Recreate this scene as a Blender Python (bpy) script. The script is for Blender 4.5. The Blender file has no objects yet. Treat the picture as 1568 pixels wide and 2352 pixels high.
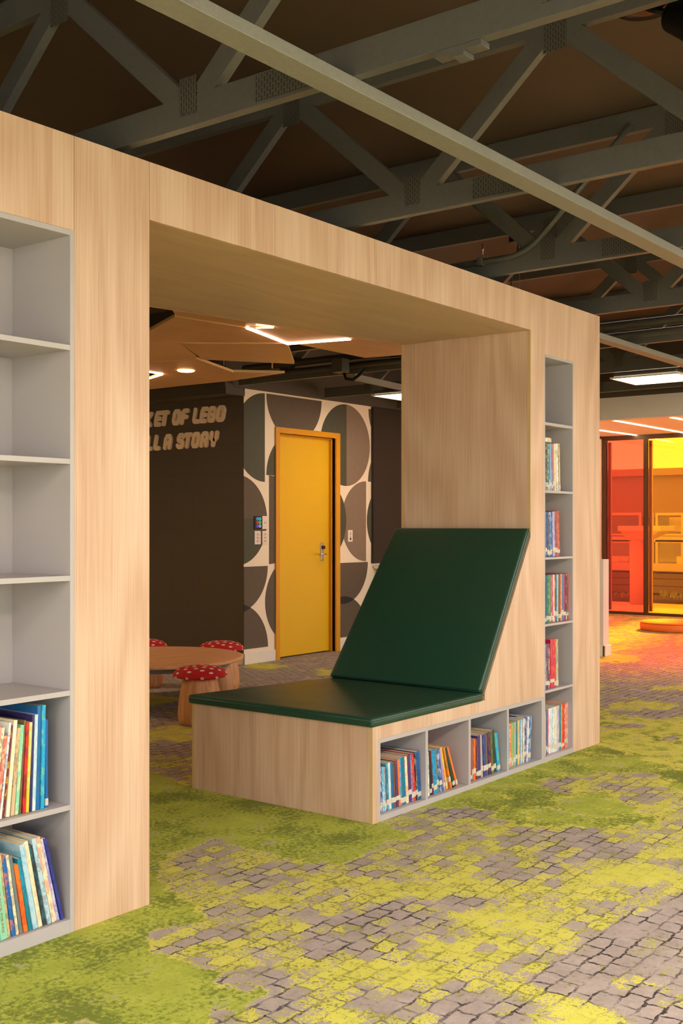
import bpy, bmesh, math, random
from mathutils import Vector, Matrix
random.seed(7)
S = bpy.context.scene
COL = S.collection
PI = math.pi

# ---------------------------------------------------------------- camera solve (metres; X along the bookcase front, Y away from it, Z up)
FPX, YAW, HOR, CAMZ = 2578.46, .6561, 1206.38, 1.2253
Y0 = 2.7041                                   # front face of the bookcase wall
FW = (math.cos(YAW), math.sin(YAW)); RT = (math.sin(YAW), -math.cos(YAW))
def ray(px, py):
    u = (px-784)/FPX; v = (HOR-py)/FPX
    return (FW[0]+u*RT[0], FW[1]+u*RT[1], v)
def onZ(px, py, Z):
    d = ray(px, py); t = (Z-CAMZ)/d[2]; return (d[0]*t, d[1]*t)
def proj(X, Y, Z=0):
    z = X*FW[0]+Y*FW[1]; x = X*RT[0]+Y*RT[1]
    if z < .2: return None
    return (784+FPX*x/z, HOR-FPX*(Z-CAMZ)/z)
def yb(x): return 3.4948-.183*(x-5.0782)      # the slanting back line of the bookcase wall

# ---------------------------------------------------------------- colour and material helpers
def lin(c):
    r = []
    for v in c:
        v /= 255.
        r.append(v/12.92 if v <= .04045 else ((v+.055)/1.055)**2.4)
    return (*r, 1.)
def newmat(name):
    m = bpy.data.materials.new(name); m.use_nodes = True
    nt = m.node_tree; b = nt.nodes['Principled BSDF']
    return m, nt, b
def N(nt, t, **k):
    n = nt.nodes.new(t)
    for a, v in k.items():
        if a.startswith('i_'): n.inputs[a[2:].replace('_', ' ')].default_value = v
        else: setattr(n, a, v)
    return n
_m = {}
def plain(name, rgb, rough=.5, metal=0, spec=.5, noise=0, nscale=40, bump=0, coat=0):
    if name in _m: return _m[name]
    m, nt, b = newmat(name); L = nt.links.new
    c = lin(rgb)
    b.inputs['Base Color'].default_value = c
    b.inputs['Roughness'].default_value = rough
    b.inputs['Metallic'].default_value = metal
    b.inputs['Specular IOR Level'].default_value = spec
    b.inputs['Coat Weight'].default_value = coat
    if noise or bump:
        tc = N(nt, 'ShaderNodeTexCoord'); n = N(nt, 'ShaderNodeTexNoise'); n.inputs['Scale'].default_value = nscale; n.inputs['Detail'].default_value = 4
        L(tc.outputs['Object'], n.inputs['Vector'])
        if noise:
            mx = N(nt, 'ShaderNodeMix', data_type='RGBA')
            mx.inputs[6].default_value = tuple(v*(1-noise) for v in c[:3])+(1,)
            mx.inputs[7].default_value = tuple(min(1, v*(1+noise)) for v in c[:3])+(1,)
            L(n.outputs['Fac'], mx.inputs[0]); L(mx.outputs[2], b.inputs['Base Color'])
        if bump:
            bp = N(nt, 'ShaderNodeBump'); bp.inputs['Strength'].default_value = bump; bp.inputs['Distance'].default_value = .002
            L(n.outputs['Fac'], bp.inputs['Height']); L(bp.outputs[0], b.inputs['Normal'])
    _m[name] = m; return m
def emit(name, rgb, s):
    if name in _m: return _m[name]
    m, nt, b = newmat(name)
    b.inputs['Base Color'].default_value = lin(rgb)
    b.inputs['Emission Color'].default_value = lin(rgb); b.inputs['Emission Strength'].default_value = s
    _m[name] = m; return m
def wood(name, light, dark, axis='Z', rough=.45, cath=1., fine=1., off=0., ring=44, scale=1.):
    """veneer: stretched noise makes long flames, a finer one the pores; world space, grain along the given axis"""
    if name in _m: return _m[name]
    m, nt, b = newmat(name); L = nt.links.new
    g = N(nt, 'ShaderNodeNewGeometry')
    lo, hi = .42*scale, 2.4*scale
    sc = {'Z': (hi, hi, lo), 'X': (lo, hi, hi), 'Y': (hi, lo, hi)}[axis]
    mp = N(nt, 'ShaderNodeMapping'); mp.inputs['Scale'].default_value = sc; mp.inputs['Location'].default_value = (off, off*.7, off*1.3)
    L(g.outputs['Position'], mp.inputs['Vector'])
    n1 = N(nt, 'ShaderNodeTexNoise'); n1.inputs['Scale'].default_value = 1.2; n1.inputs['Detail'].default_value = 2.2; n1.inputs['Roughness'].default_value = .5
    L(mp.outputs[0], n1.inputs['Vector'])
    mu = N(nt, 'ShaderNodeMath', operation='MULTIPLY'); mu.inputs[1].default_value = ring; L(n1.outputs['Fac'], mu.inputs[0])
    sn = N(nt, 'ShaderNodeMath', operation='SINE'); L(mu.outputs[0], sn.inputs[0])
    r1 = N(nt, 'ShaderNodeMapRange'); r1.inputs['From Min'].default_value = -1; r1.inputs['To Min'].default_value = 0; r1.inputs['To Max'].default_value = 1
    L(sn.outputs[0], r1.inputs['Value'])
    mp2 = N(nt, 'ShaderNodeMapping'); fs = {'Z': (150, 150, 3), 'X': (3, 150, 150), 'Y': (150, 3, 150)}[axis]
    mp2.inputs['Scale'].default_value = fs; L(g.outputs['Position'], mp2.inputs['Vector'])
    n2 = N(nt, 'ShaderNodeTexNoise'); n2.inputs['Scale'].default_value = 1.; n2.inputs['Detail'].default_value = 4
    L(mp2.outputs[0], n2.inputs['Vector'])
    n3 = N(nt, 'ShaderNodeTexNoise'); n3.inputs['Scale'].default_value = 1.6; n3.inputs['Detail'].default_value = 1
    L(g.outputs['Position'], n3.inputs['Vector'])
    def mul(sock, k, add=0):
        q = N(nt, 'ShaderNodeMath', operation='MULTIPLY_ADD'); q.inputs[1].default_value = k; q.inputs[2].default_value = add; L(sock, q.inputs[0]); return q.outputs[0]
    def add(a, c_):
        q = N(nt, 'ShaderNodeMath', operation='ADD'); L(a, q.inputs[0]); L(c_, q.inputs[1]); return q.outputs[0]
    f = add(add(mul(r1.outputs[0], .38*cath), mul(n2.outputs['Fac'], 1.1*fine, -.55*fine+.15)), mul(n3.outputs['Fac'], .5, -.1))
    mx = N(nt, 'ShaderNodeMix', data_type='RGBA'); mx.clamp_factor = True
    mx.inputs[6].default_value = lin(light); mx.inputs[7].default_value = lin(dark)
    L(f, mx.inputs[0]); L(mx.outputs[2], b.inputs['Base Color'])
    b.inputs['Roughness'].default_value = rough
    bp = N(nt, 'ShaderNodeBump'); bp.inputs['Strength'].default_value = .12; bp.inputs['Distance'].default_value = .001
    L(n2.outputs['Fac'], bp.inputs['Height']); L(bp.outputs[0], b.inputs['Normal'])
    _m[name] = m; return m

WL, WD = (222, 191, 163), (188, 149, 119)
M_WZ = wood('birch_ply_upright', WL, WD, 'Z')
M_WZ2 = wood('birch_ply_upright_pillar', WL, WD, 'Z', off=3.7)
M_WZ3 = wood('birch_ply_upright_return', WL, WD, 'Z', off=8.1)
M_WX = wood('birch_ply_soffit', (208, 180, 146), (178, 146, 112), 'X', off=5.2, cath=.6)
M_WEDGE = plain('ply_edge', (206, 172, 120), .55, noise=.12, nscale=90)
M_GREY = plain('grey_laminate', (178, 171, 171), .42)
M_GREYIN = M_GREY
M_PANEL = wood('ceiling_ply', (226, 180, 132), (200, 150, 104), 'X', cath=.4, fine=1.2)
M_PEDGE = plain('ceiling_ply_edge', (226, 188, 132), .6)
M_PAINT = plain('charcoal_painted_timber', (86, 83, 78), .42, noise=.16, nscale=55, bump=.35)
M_BATTEN = plain('lit_batten_timber', (130, 127, 119), .5, noise=.16, nscale=70, bump=.6)  # truss paint lightened: light falling on the battens put into its colour
M_CEIL = plain('dark_ceiling_board', (74, 57, 45), .55, noise=.05, nscale=6)
M_PIPE = plain('painted_conduit', (76, 74, 66), .42)
M_BLACK = plain('black_metal', (22, 21, 20), .35, metal=.3)
M_WHITE = plain('white_paint', (226, 216, 206), .55)
M_TRIM = plain('white_trim_paint', (232, 222, 208), .35)
M_YEL = plain('yellow_door_paint', (228, 178, 28), .32, noise=.04, nscale=3)
M_YELF = plain('yellow_frame_paint', (218, 150, 24), .3)
M_STEEL = plain('brushed_steel', (190, 182, 172), .3, metal=.9)
M_PLATE = plain('white_plastic', (232, 216, 200), .3)
M_DARKPANEL = plain('dark_fabric_panel', (48, 38, 30), .9, noise=.2, nscale=60)
M_PAGES = plain('book_pages', (222, 196, 160), .9, noise=.12, nscale=300)
M_LABEL = plain('white_spine_label', (206, 196, 178), .6)
M_LETTER = plain('cream_letter', (250, 222, 190), .5)

def leather():
    m, nt, b = newmat('green_vinyl'); L = nt.links.new
    b.inputs['Base Color'].default_value = lin((28, 66, 50)); b.inputs['Roughness'].default_value = .34
    tc = N(nt, 'ShaderNodeTexCoord'); v = N(nt, 'ShaderNodeTexVoronoi'); v.inputs['Scale'].default_value = 420
    n = N(nt, 'ShaderNodeTexNoise'); n.inputs['Scale'].default_value = 9; n.inputs['Detail'].default_value = 3
    L(tc.outputs['Object'], v.inputs['Vector']); L(tc.outputs['Object'], n.inputs['Vector'])
    bp = N(nt, 'ShaderNodeBump'); bp.inputs['Strength'].default_value = .22; bp.inputs['Distance'].default_value = .0008
    L(v.outputs['Distance'], bp.inputs['Height'])
    b2 = N(nt, 'ShaderNodeBump'); b2.inputs['Strength'].default_value = .25; b2.inputs['Distance'].default_value = .01
    L(n.outputs['Fac'], b2.inputs['Height']); L(bp.outputs[0], b2.inputs['Normal']); L(b2.outputs[0], b.inputs['Normal'])
    return m
M_GREEN = leather()

def brickboard():
    m, nt, b = newmat('toy_brick_baseplates'); L = nt.links.new
    g = N(nt, 'ShaderNodeNewGeometry'); sx = N(nt, 'ShaderNodeSeparateXYZ'); L(g.outputs['Position'], sx.inputs[0])
    def stud(s):
        a = N(nt, 'ShaderNodeMath', operation='MULTIPLY'); a.inputs[1].default_value = 125; L(s, a.inputs[0])
        f = N(nt, 'ShaderNodeMath', operation='FRACT'); L(a.outputs[0], f.inputs[0])
        q = N(nt, 'ShaderNodeMath', operation='SUBTRACT'); q.inputs[1].default_value = .5; L(f.outputs[0], q.inputs[0])
        p = N(nt, 'ShaderNodeMath', operation='POWER'); p.inputs[1].default_value = 2; L(q.outputs[0], p.inputs[0])
        return p.outputs[0]
    a = N(nt, 'ShaderNodeMath', operation='ADD'); L(stud(sx.outputs['Y']), a.inputs[0]); L(stud(sx.outputs['Z']), a.inputs[1])
    lt = N(nt, 'ShaderNodeMath', operation='LESS_THAN'); lt.inputs[1].default_value = .09; L(a.outputs[0], lt.inputs[0])
    def seam(s, per, off):
        q = N(nt, 'ShaderNodeMath', operation='MULTIPLY_ADD'); q.inputs[1].default_value = 1/per; q.inputs[2].default_value = off; L(s, q.inputs[0])
        f = N(nt, 'ShaderNodeMath', operation='FRACT'); L(q.outputs[0], f.inputs[0])
        l = N(nt, 'ShaderNodeMath', operation='LESS_THAN'); l.inputs[1].default_value = .009; L(f.outputs[0], l.inputs[0]); return l.outputs[0]
    sm = N(nt, 'ShaderNodeMath', operation='MAXIMUM'); L(seam(sx.outputs['Y'], .255, .31), sm.inputs[0]); L(seam(sx.outputs['Z'], .255, .4), sm.inputs[1])
    c1 = N(nt, 'ShaderNodeMix', data_type='RGBA'); c1.inputs[6].default_value = lin((74, 64, 56)); c1.inputs[7].default_value = lin((92, 80, 70)); L(lt.outputs[0], c1.inputs[0])
    c2 = N(nt, 'ShaderNodeMix', data_type='RGBA'); c2.inputs[7].default_value = lin((62, 53, 46)); L(sm.outputs[0], c2.inputs[0]); L(c1.outputs[2], c2.inputs[6])
    L(c2.outputs[2], b.inputs['Base Color']); b.inputs['Roughness'].default_value = .38
    bp = N(nt, 'ShaderNodeBump'); bp.inputs['Strength'].default_value = .5; bp.inputs['Distance'].default_value = .0015
    L(lt.outputs[0], bp.inputs['Height']); L(bp.outputs[0], b.inputs['Normal'])
    return m
M_BRICKB = brickboard()

def nailplate():
    m, nt, b = newmat('toothed_nail_plate'); L = nt.links.new
    g = N(nt, 'ShaderNodeNewGeometry'); sx = N(nt, 'ShaderNodeSeparateXYZ'); L(g.outputs['Position'], sx.inputs[0])
    cb = N(nt, 'ShaderNodeCombineXYZ'); L(sx.outputs['Z'], cb.inputs[0]); L(sx.outputs['Y'], cb.inputs[1])
    br = N(nt, 'ShaderNodeTexBrick'); br.offset = .5
    br.inputs['Color1'].default_value = (1, 1, 1, 1); br.inputs['Color2'].default_value = (1, 1, 1, 1); br.inputs['Mortar'].default_value = (0, 0, 0, 1)
    for k, v in dict(Scale=1).items(): br.inputs[k].default_value = v
    br.inputs['Mortar Size'].default_value = .0036; br.inputs['Mortar Smooth'].default_value = .15
    br.inputs['Brick Width'].default_value = .021; br.inputs['Row Height'].default_value = .0105
    L(cb.outputs[0], br.inputs['Vector'])
    mx = N(nt, 'ShaderNodeMix', data_type='RGBA'); mx.inputs[6].default_value = lin((88, 84, 76)); mx.inputs[7].default_value = lin((48, 46, 42))
    L(br.outputs['Color'], mx.inputs[0]); L(mx.outputs[2], b.inputs['Base Color'])
    b.inputs['Roughness'].default_value = .4; b.inputs['Metallic'].default_value = .2
    bp = N(nt, 'ShaderNodeBump'); bp.invert = True; bp.inputs['Strength'].default_value = .9; bp.inputs['Distance'].default_value = .003
    L(br.outputs['Color'], bp.inputs['Height']); L(bp.outputs[0], b.inputs['Normal'])
    return m
M_NAIL = nailplate()

def carpet():
    m, nt, b = newmat('moss_and_cobble_carpet'); L = nt.links.new
    g = N(nt, 'ShaderNodeNewGeometry')
    at = N(nt, 'ShaderNodeAttribute', attribute_name='blend')      # R moss, G stone
    sep = N(nt, 'ShaderNodeSeparateColor'); L(at.outputs['Color'], sep.inputs[0])
    def noise(sc, det=4, rough=.55, src=None):
        n = N(nt, 'ShaderNodeTexNoise'); n.inputs['Scale'].default_value = sc; n.inputs['Detail'].default_value = det; n.inputs['Roughness'].default_value = rough
        L(src or g.outputs['Position'], n.inputs['Vector']); return n
    def math_(op, a, c_=None, d=None):
        q = N(nt, 'ShaderNodeMath', operation=op)
        for i, v in enumerate((a, c_, d)):
            if v is None: continue
            if isinstance(v, (int, float)): q.inputs[i].default_value = v
            else: L(v, q.inputs[i])
        return q.outputs[0]
    def mixc(f, a, c_):
        q = N(nt, 'ShaderNodeMix', data_type='RGBA'); L(f, q.inputs[0])
        for i, v in ((6, a), (7, c_)):
            if isinstance(v, tuple): q.inputs[i].default_value = v
            else: L(v, q.inputs[i])
        return q.outputs[2]
    def ramp(v, a, c_):
        q = N(nt, 'ShaderNodeMapRange'); q.inputs['From Min'].default_value = a; q.inputs['From Max'].default_value = c_; L(v, q.inputs['Value']); return q.outputs[0]
    # warped position for the cobbles
    nw = noise(16, 3); vs = N(nt, 'ShaderNodeVectorMath', operation='SUBTRACT'); vs.inputs[1].default_value = (.5, .5, .5); L(nw.outputs['Color'], vs.inputs[0])
    vm = N(nt, 'ShaderNodeVectorMath', operation='SCALE'); vm.inputs['Scale'].default_value = .040; L(vs.outputs[0], vm.inputs[0])
    va = N(nt, 'ShaderNodeVectorMath', operation='ADD'); L(g.outputs['Position'], va.inputs[0]); L(vm.outputs[0], va.inputs[1])
    br = N(nt, 'ShaderNodeTexBrick'); br.offset = .42
    br.inputs['Color1'].default_value = (0, 0, 0, 1); br.inputs['Color2'].default_value = (1, 1, 1, 1); br.inputs['Mortar'].default_value = (.5, .5, .5, 1)
    br.inputs['Scale'].default_value = 1; br.inputs['Mortar Size'].default_value = .0048; br.inputs['Mortar Smooth'].default_value = .35
    br.inputs['Brick Width'].default_value = .082; br.inputs['Row Height'].default_value = .060
    L(va.outputs[0], br.inputs['Vector'])
    cell = N(nt, 'ShaderNodeSeparateColor'); L(br.outputs['Color'], cell.inputs[0]); cellv = cell.outputs[0]
    big = noise(3.1, 3).outputs['Fac']; mid = noise(9, 5, .62).outputs['Fac']; fin = noise(60, 4, .7).outputs['Fac']; fz = noise(330, 2, .6).outputs['Fac']
    # grout: broken by noise
    gr = math_('MULTIPLY', br.outputs['Fac'], ramp(noise(7, 3).outputs['Fac'], .36, .54))
    gr = math_('MULTIPLY', gr, ramp(fin, .3, .5))
    # stone colour
    st = mixc(ramp(math_('ADD', math_('MULTIPLY', mid, .7), math_('MULTIPLY', fin, .5)), .45, .8), lin((176, 164, 159)), lin((146, 135, 131)))
    st = mixc(gr, st, lin((62, 54, 54)))
    # lime colour with darker flecks
    spk = ramp(math_('ADD', math_('MULTIPLY', fin, .9), math_('MULTIPLY', mid, .4)), .70, .76)
    limeA = mixc(ramp(mid, .3, .7), lin((212, 208, 98)), lin((196, 194, 86)))
    grl = math_('MULTIPLY', gr, math_('MULTIPLY', ramp(mid, .40, .56), math_('MULTIPLY', ramp(sep.outputs[1], .05, .3), .55)))
    lime = mixc(grl, limeA, lin((78, 74, 46)))
    lime = mixc(math_('MULTIPLY', spk, math_('MULTIPLY', ramp(sep.outputs[1], .05, .4), .8)), lime, lin((112, 104, 82)))
    # moss
    mossA = mixc(ramp(math_('ADD', math_('MULTIPLY', mid, .6), math_('MULTIPLY', fin, .5)), .42, .68), lin((184, 192, 82)), lin((156, 167, 68)))
    mossd = ramp(math_('ADD', math_('MULTIPLY', big, .62), math_('MULTIPLY', fin, .55)), .57, .66)
    moss = mixc(math_('MULTIPLY', mossd, .9), mossA, lin((112, 124, 54)))
    green = mixc(ramp(math_('ADD', sep.outputs[0], math_('ADD', math_('MULTIPLY_ADD', mid, 1.6, -.8), math_('MULTIPLY_ADD', fin, .9, -.45))), .36, .56), lime, moss)
    # where stone shows through: stone amount against a noise with per cobble jumps
    v = math_('ADD', math_('ADD', math_('MULTIPLY', cellv, .60), math_('MULTIPLY', mid, 1.5)), math_('ADD', math_('MULTIPLY', fin, 2.3), math_('MULTIPLY', big, .9)))
    v = math_('ADD', v, -2.15)      # about 0 .. 1
    q = math_('SUBTRACT', math_('MULTIPLY_ADD', sep.outputs[1], 1.02, -.02), v)
    stone = ramp(q, -.012, .012)
    col = mixc(stone, green, st)
    # pile: fine light and dark tufts
    hsv = N(nt, 'ShaderNodeHueSaturation'); L(col, hsv.inputs['Color']); L(math_('MULTIPLY_ADD', fz, .7, .66), hsv.inputs['Value'])
    L(hsv.outputs[0], b.inputs['Base Color'])
    b.inputs['Roughness'].default_value = .95; b.inputs['Specular IOR Level'].default_value = .15
    bp = N(nt, 'ShaderNodeBump'); bp.inputs['Strength'].default_value = .55; bp.inputs['Distance'].default_value = .004
    L(math_('ADD', fz, math_('MULTIPLY', gr, -.7)), bp.inputs['Height']); L(bp.outputs[0], b.inputs['Normal'])
    return m
M_CARPET = carpet()

def tinted(name, rgb, refl=.06):
    m = bpy.data.materials.new(name); m.use_nodes = True; nt = m.node_tree; L = nt.links.new
    for n in list(nt.nodes):
        if n.type != 'OUTPUT_MATERIAL': nt.nodes.remove(n)
    out = [n for n in nt.nodes][0]
    t = N(nt, 'ShaderNodeBsdfTransparent'); t.inputs[0].default_value = rgb
    gl = N(nt, 'ShaderNodeBsdfGlossy'); gl.inputs['Roughness'].default_value = .03; gl.inputs['Color'].default_value = (1, 1, 1, 1)
    mx = N(nt, 'ShaderNodeMixShader'); mx.inputs[0].default_value = refl
    L(t.outputs[0], mx.inputs[1]); L(gl.outputs[0], mx.inputs[2]); L(mx.outputs[0], out.inputs[0])
    return m
G_RED = tinted('red_tinted_glass', (.77, .215, .115, 1)); G_YEL = tinted('yellow_tinted_glass', (.80, .47, .09, 1)); G_ORA = tinted('orange_tinted_glass', (.68, .40, .12, 1))
G_CLR = tinted('clear_glass', (.94, .97, .95, 1))

# ---------------------------------------------------------------- mesh helpers
def box(bm, x0, x1, y0, y1, z0, z1, mi=0):
    if x0 > x1: x0, x1 = x1, x0
    if y0 > y1: y0, y1 = y1, y0
    if z0 > z1: z0, z1 = z1, z0
    v = [bm.verts.new(p) for p in ((x0,y0,z0),(x1,y0,z0),(x1,y1,z0),(x0,y1,z0),(x0,y0,z1),(x1,y0,z1),(x1,y1,z1),(x0,y1,z1))]
    for f in ((3,2,1,0),(4,5,6,7),(0,1,5,4),(1,2,6,5),(2,3,7,6),(3,0,4,7)):
        bm.faces.new([v[i] for i in f]).material_index = mi
def prism(bm, A, B, mi=0):
    """two matching loops of 3D points joined"""
    a = [bm.verts.new(p) for p in A]; b = [bm.verts.new(p) for p in B]; n = len(a)
    fs = [bm.faces.new(a), bm.faces.new(list(reversed(b)))]
    for i in range(n): fs.append(bm.faces.new([a[i], b[i], b[(i+1) % n], a[(i+1) % n]]))
    for f in fs: f.material_index = mi
def xz(bm, poly, y0, y1, mi=0):
    f0 = y0 if callable(y0) else (lambda x: y0); f1 = y1 if callable(y1) else (lambda x: y1)
    prism(bm, [(x, f0(x), z) for x, z in poly], [(x, f1(x), z) for x, z in poly], mi)
def xy(bm, poly, z0, z1, mi=0):
    prism(bm, [(x, y, z0) for x, y in poly], [(x, y, z1) for x, y in poly], mi)
def tube(bm, pts, r, seg=12, closed=False):
    pts = [Vector(p) for p in pts]; rings = []
    n = len(pts)
    for i, p in enumerate(pts):
        a = pts[(i-1) % n] if (closed or i > 0) else p; c = pts[(i+1) % n] if (closed or i < n-1) else p
        t = (c-a).normalized(); up = Vector((0, 0, 1)) if abs(t.z) < .9 else Vector((1, 0, 0))
        s = t.cross(up).normalized(); u = s.cross(t)
        rings.append([bm.verts.new(p+(s*math.cos(k*2*PI/seg)+u*math.sin(k*2*PI/seg))*r) for k in range(seg)])
    for i in range(n if closed else n-1):
        q, w = rings[i], rings[(i+1) % n]
        for k in range(seg): bm.faces.new([q[k], q[(k+1) % seg], w[(k+1) % seg], w[k]]).smooth = True
    if not closed:
        bm.faces.new(list(reversed(rings[0]))); bm.faces.new(rings[-1])
def lathe(bm, prof, c=(0, 0, 0), seg=40, mi=0, lobes=None):
    rings = []
    for r, z in prof:
        rings.append([bm.verts.new((c[0]+max(r, 1e-4)*math.cos(k*2*PI/seg), c[1]+max(r, 1e-4)*math.sin(k*2*PI/seg), c[2]+z)) for k in range(seg)])
    for q, w in zip(rings, rings[1:]):
        for k in range(seg):
            f = bm.faces.new([q[k], q[(k+1) % seg], w[(k+1) % seg], w[k]]); f.smooth = True; f.material_index = mi
    bm.faces.new(list(reversed(rings[0]))).material_index = mi; bm.faces.new(rings[-1]).material_index = mi
def beam(bm, a, b, w, d, nrm=(1, 0, 0)):
    """square-cut bar from a to b; w along nrm, d across"""
    a, b = Vector(a), Vector(b); t = (b-a).normalized(); nrm = Vector(nrm); s = t.cross(nrm).normalized()
    v = []
    for p in (a, b):
        v.append([p+nrm*i*w/2+s*j*d/2 for i, j in ((-1,-1),(1,-1),(1,1),(-1,1))])
    prism(bm, v[0], v[1])
def obj(name, bm, mats, parent=None, loc=None, bevel=0, seg=2, smooth=False, local=False):
    bmesh.ops.recalc_face_normals(bm, faces=bm.faces)
    me = bpy.data.meshes.new(name); 
    off = Vector((0, 0, 0))
    if not local:
        if parent is not None: off = Vector(parent['_o'])
        elif loc is not None: off = Vector(loc)
        if off.length: bmesh.ops.translate(bm, verts=bm.verts, vec=-off)
    bm.to_mesh(me); bm.free()
    if smooth:
        for p in me.polygons: p.use_smooth = True
    for m in (mats if isinstance(mats, (list, tuple)) else [mats]): me.materials.append(m)
    o = bpy.data.objects.new(name, me); COL.objects.link(o)
    if parent is not None:
        o.parent = parent
        if local and loc is not None: o.location = loc
        if not local: o.location = Vector(parent['_o'])-Vector(parent['_w'])
        o['_o'] = tuple(off); o['_w'] = tuple(off)
    else:
        if loc is not None: o.location = loc
        o['_o'] = tuple(off); o['_w'] = tuple(off)
    if bevel:
        md = o.modifiers.new('soften', 'BEVEL'); md.width = bevel; md.segments = seg; md.limit_method = 'ANGLE'; md.angle_limit = .6
    return o
def tag(o, label, cat, group=None):
    o['label'] = label; o['category'] = cat
    if group: o['group'] = group
    return o
def thing(name, label, cat, loc=(0, 0, 0), rot=(0, 0, 0), group=None):
    o = bpy.data.objects.new(name, None); COL.objects.link(o); o.location = loc; o.rotation_euler = rot; o.empty_display_size = .1
    o['_o'] = tuple(loc); o['_w'] = tuple(loc)
    return tag(o, label, cat, group)
def struct(name, bm, m, bevel=0, parent=None):
    o = obj(name, bm, m, parent=parent, bevel=bevel)
    if parent is None: o['kind'] = 'structure'
    return o
def B(*boxes):
    bm = bmesh.new()
    for b in boxes: box(bm, *b)
    return bm
def clip(poly, ax, lim, keep):     # keep 'lt' or 'gt'
    out = []; n = len(poly); ok = (lambda p: p[ax] <= lim) if keep == 'lt' else (lambda p: p[ax] >= lim)
    for i in range(n):
        p, q = poly[i], poly[(i+1) % n]
        if ok(p): out.append(p)
        if ok(p) != ok(q):
            t = (lim-p[ax])/(q[ax]-p[ax]); out.append((p[0]+t*(q[0]-p[0]), p[1]+t*(q[1]-p[1])))
    return out

# ================================================================ SETTING
XL, XR, YF, YB2, ZC = -3.2, 14.68, -3.4, 10.2, 3.07
# floor with the carpet's own colour plan (moss / lime / stone), laid in planks
zones = []
def zone(px, moss=None, stone=None):
    zones.append(([onZ(x, y, 0) for x, y in px], moss, stone))
def oval(cx, cy, rx, ry, moss=None, stone=None):
    zone([(cx+rx*math.cos(k*PI/6), cy+ry*math.sin(k*PI/6)) for k in range(12)], moss, stone)
zone([(200,1770),(1568,1770),(1568,2500),(-600,2700),(-600,1900)], .1, .44)
# moss side
zone([(-300,2352),(-100,2150),(343,2030),(330,1770),(420,1800),(858,1880),(962,1928),(745,1990),(655,1968),(480,1930),(395,1955),(350,2010),(470,2110),(350,2140),(345,2190),(480,2225),(610,2280),(500,2352)], .85, .0)
zone([(590,2060),(760,1995),(690,2090),(500,2060)], .2, .3)
oval(560, 2000, 70, 28, .2, .62); oval(640, 2035, 80, 22, .2, .66); oval(700, 1990, 60, 14, .2, .6)
oval(420, 1985, 40, 14, .2, .55)
oval(430, 2175, 90, 22, .3, .45); oval(520, 2150, 60, 22, .1, .6); oval(620, 2180, 60, 26, .1, .62); oval(700, 2160, 70, 20, .1, .66)
oval(590, 2250, 85, 30, .1, .8); oval(640, 2310, 70, 32, .1, .74); oval(520, 2335, 60, 20, .1, .7)
oval(760, 2185, 70, 22, .1, .74); oval(1010, 2085, 160, 34, .1, .68); oval(890, 2120, 130, 34, .1, .78); oval(960, 2150, 90, 24, .1, .66)
oval(880, 1985, 90, 26, .1, .62); oval(1000, 1940, 120, 22, .1, .4); oval(950, 2045, 110, 26, .1, .3)
oval(1270, 1935, 130, 40, .1, .7); oval(1200, 2000, 100, 26, .1, .66); oval(1400, 1960, 90, 20, .1, .56); oval(1310, 1895, 60, 14, .1, .64)
oval(1330, 2035, 120, 34, .1, .34); oval(1150, 2105, 130, 30, .0, .24); oval(1080, 2180, 160, 26, .0, .3); oval(900, 2240, 150, 30, .0, .26)
oval(800, 2340, 60, 25, 0, .3); oval(1450, 2010, 110, 24, 0, .16); oval(1520, 1960, 60, 22, .1, .22)
oval(1110, 2310, 110, 48, 0, .74); oval(1200, 2270, 60, 20, 0, .5); oval(930, 2340, 90, 34, 0, .62); oval(850, 2290, 50, 20, 0, .66)
zone([(1205,2262),(1568,2035),(1900,1820),(2300,2600),(1470,2352),(1340,2300)], 0, .93)
oval(1480, 2262, 70, 7, 0, .5); oval(1520, 2300, 60, 8, 0, .55); oval(1400, 2215, 30, 4, 0, .55)
zone([(1215,2352),(1330,2302),(1410,2345),(1500,2420),(1200,2420)], 0, .16)
# along the bench, lower right
zone([(930,1850),(1377,1702),(1568,1690),(1800,1700),(1800,1870),(1568,1880),(1420,1900),(1190,1895),(1130,1905),(1000,1880)], .62, .0)
oval(1050, 1868, 85, 15, .1, .7); oval(975, 1885, 60, 9, .1, .55); oval(1120, 1890, 60, 10, .1, .5)
oval(1310, 1802, 62, 18, .1, .84); oval(1420, 1800, 110, 26, .1, .42); oval(1500, 1830, 90, 24, .1, .46); oval(1450, 1780, 60, 6, .1, .7)
oval(1540, 1860, 80, 26, .1, .4)
# middle distance right
zone([(1377,1500),(1568,1480),(1900,1480),(1900,1645),(1568,1650),(1377,1640)], 0, .78)
oval(1420, 1512, 55, 10, .3, .1); oval(1470, 1622, 80, 10, .3, .2); oval(1540, 1580, 60, 6, 0, .3)
zone([(1377,1648),(1900,1655),(1900,1775),(1568,1772),(1377,1712)], .35, .03)
oval(1540, 1698, 25, 8, .1, .8); oval(1430, 1668, 60, 6, .1, .6)
zone([(1377,1400),(1900,1400),(1900,1482),(1568,1480),(1377,1492)], 0, .55)
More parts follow.
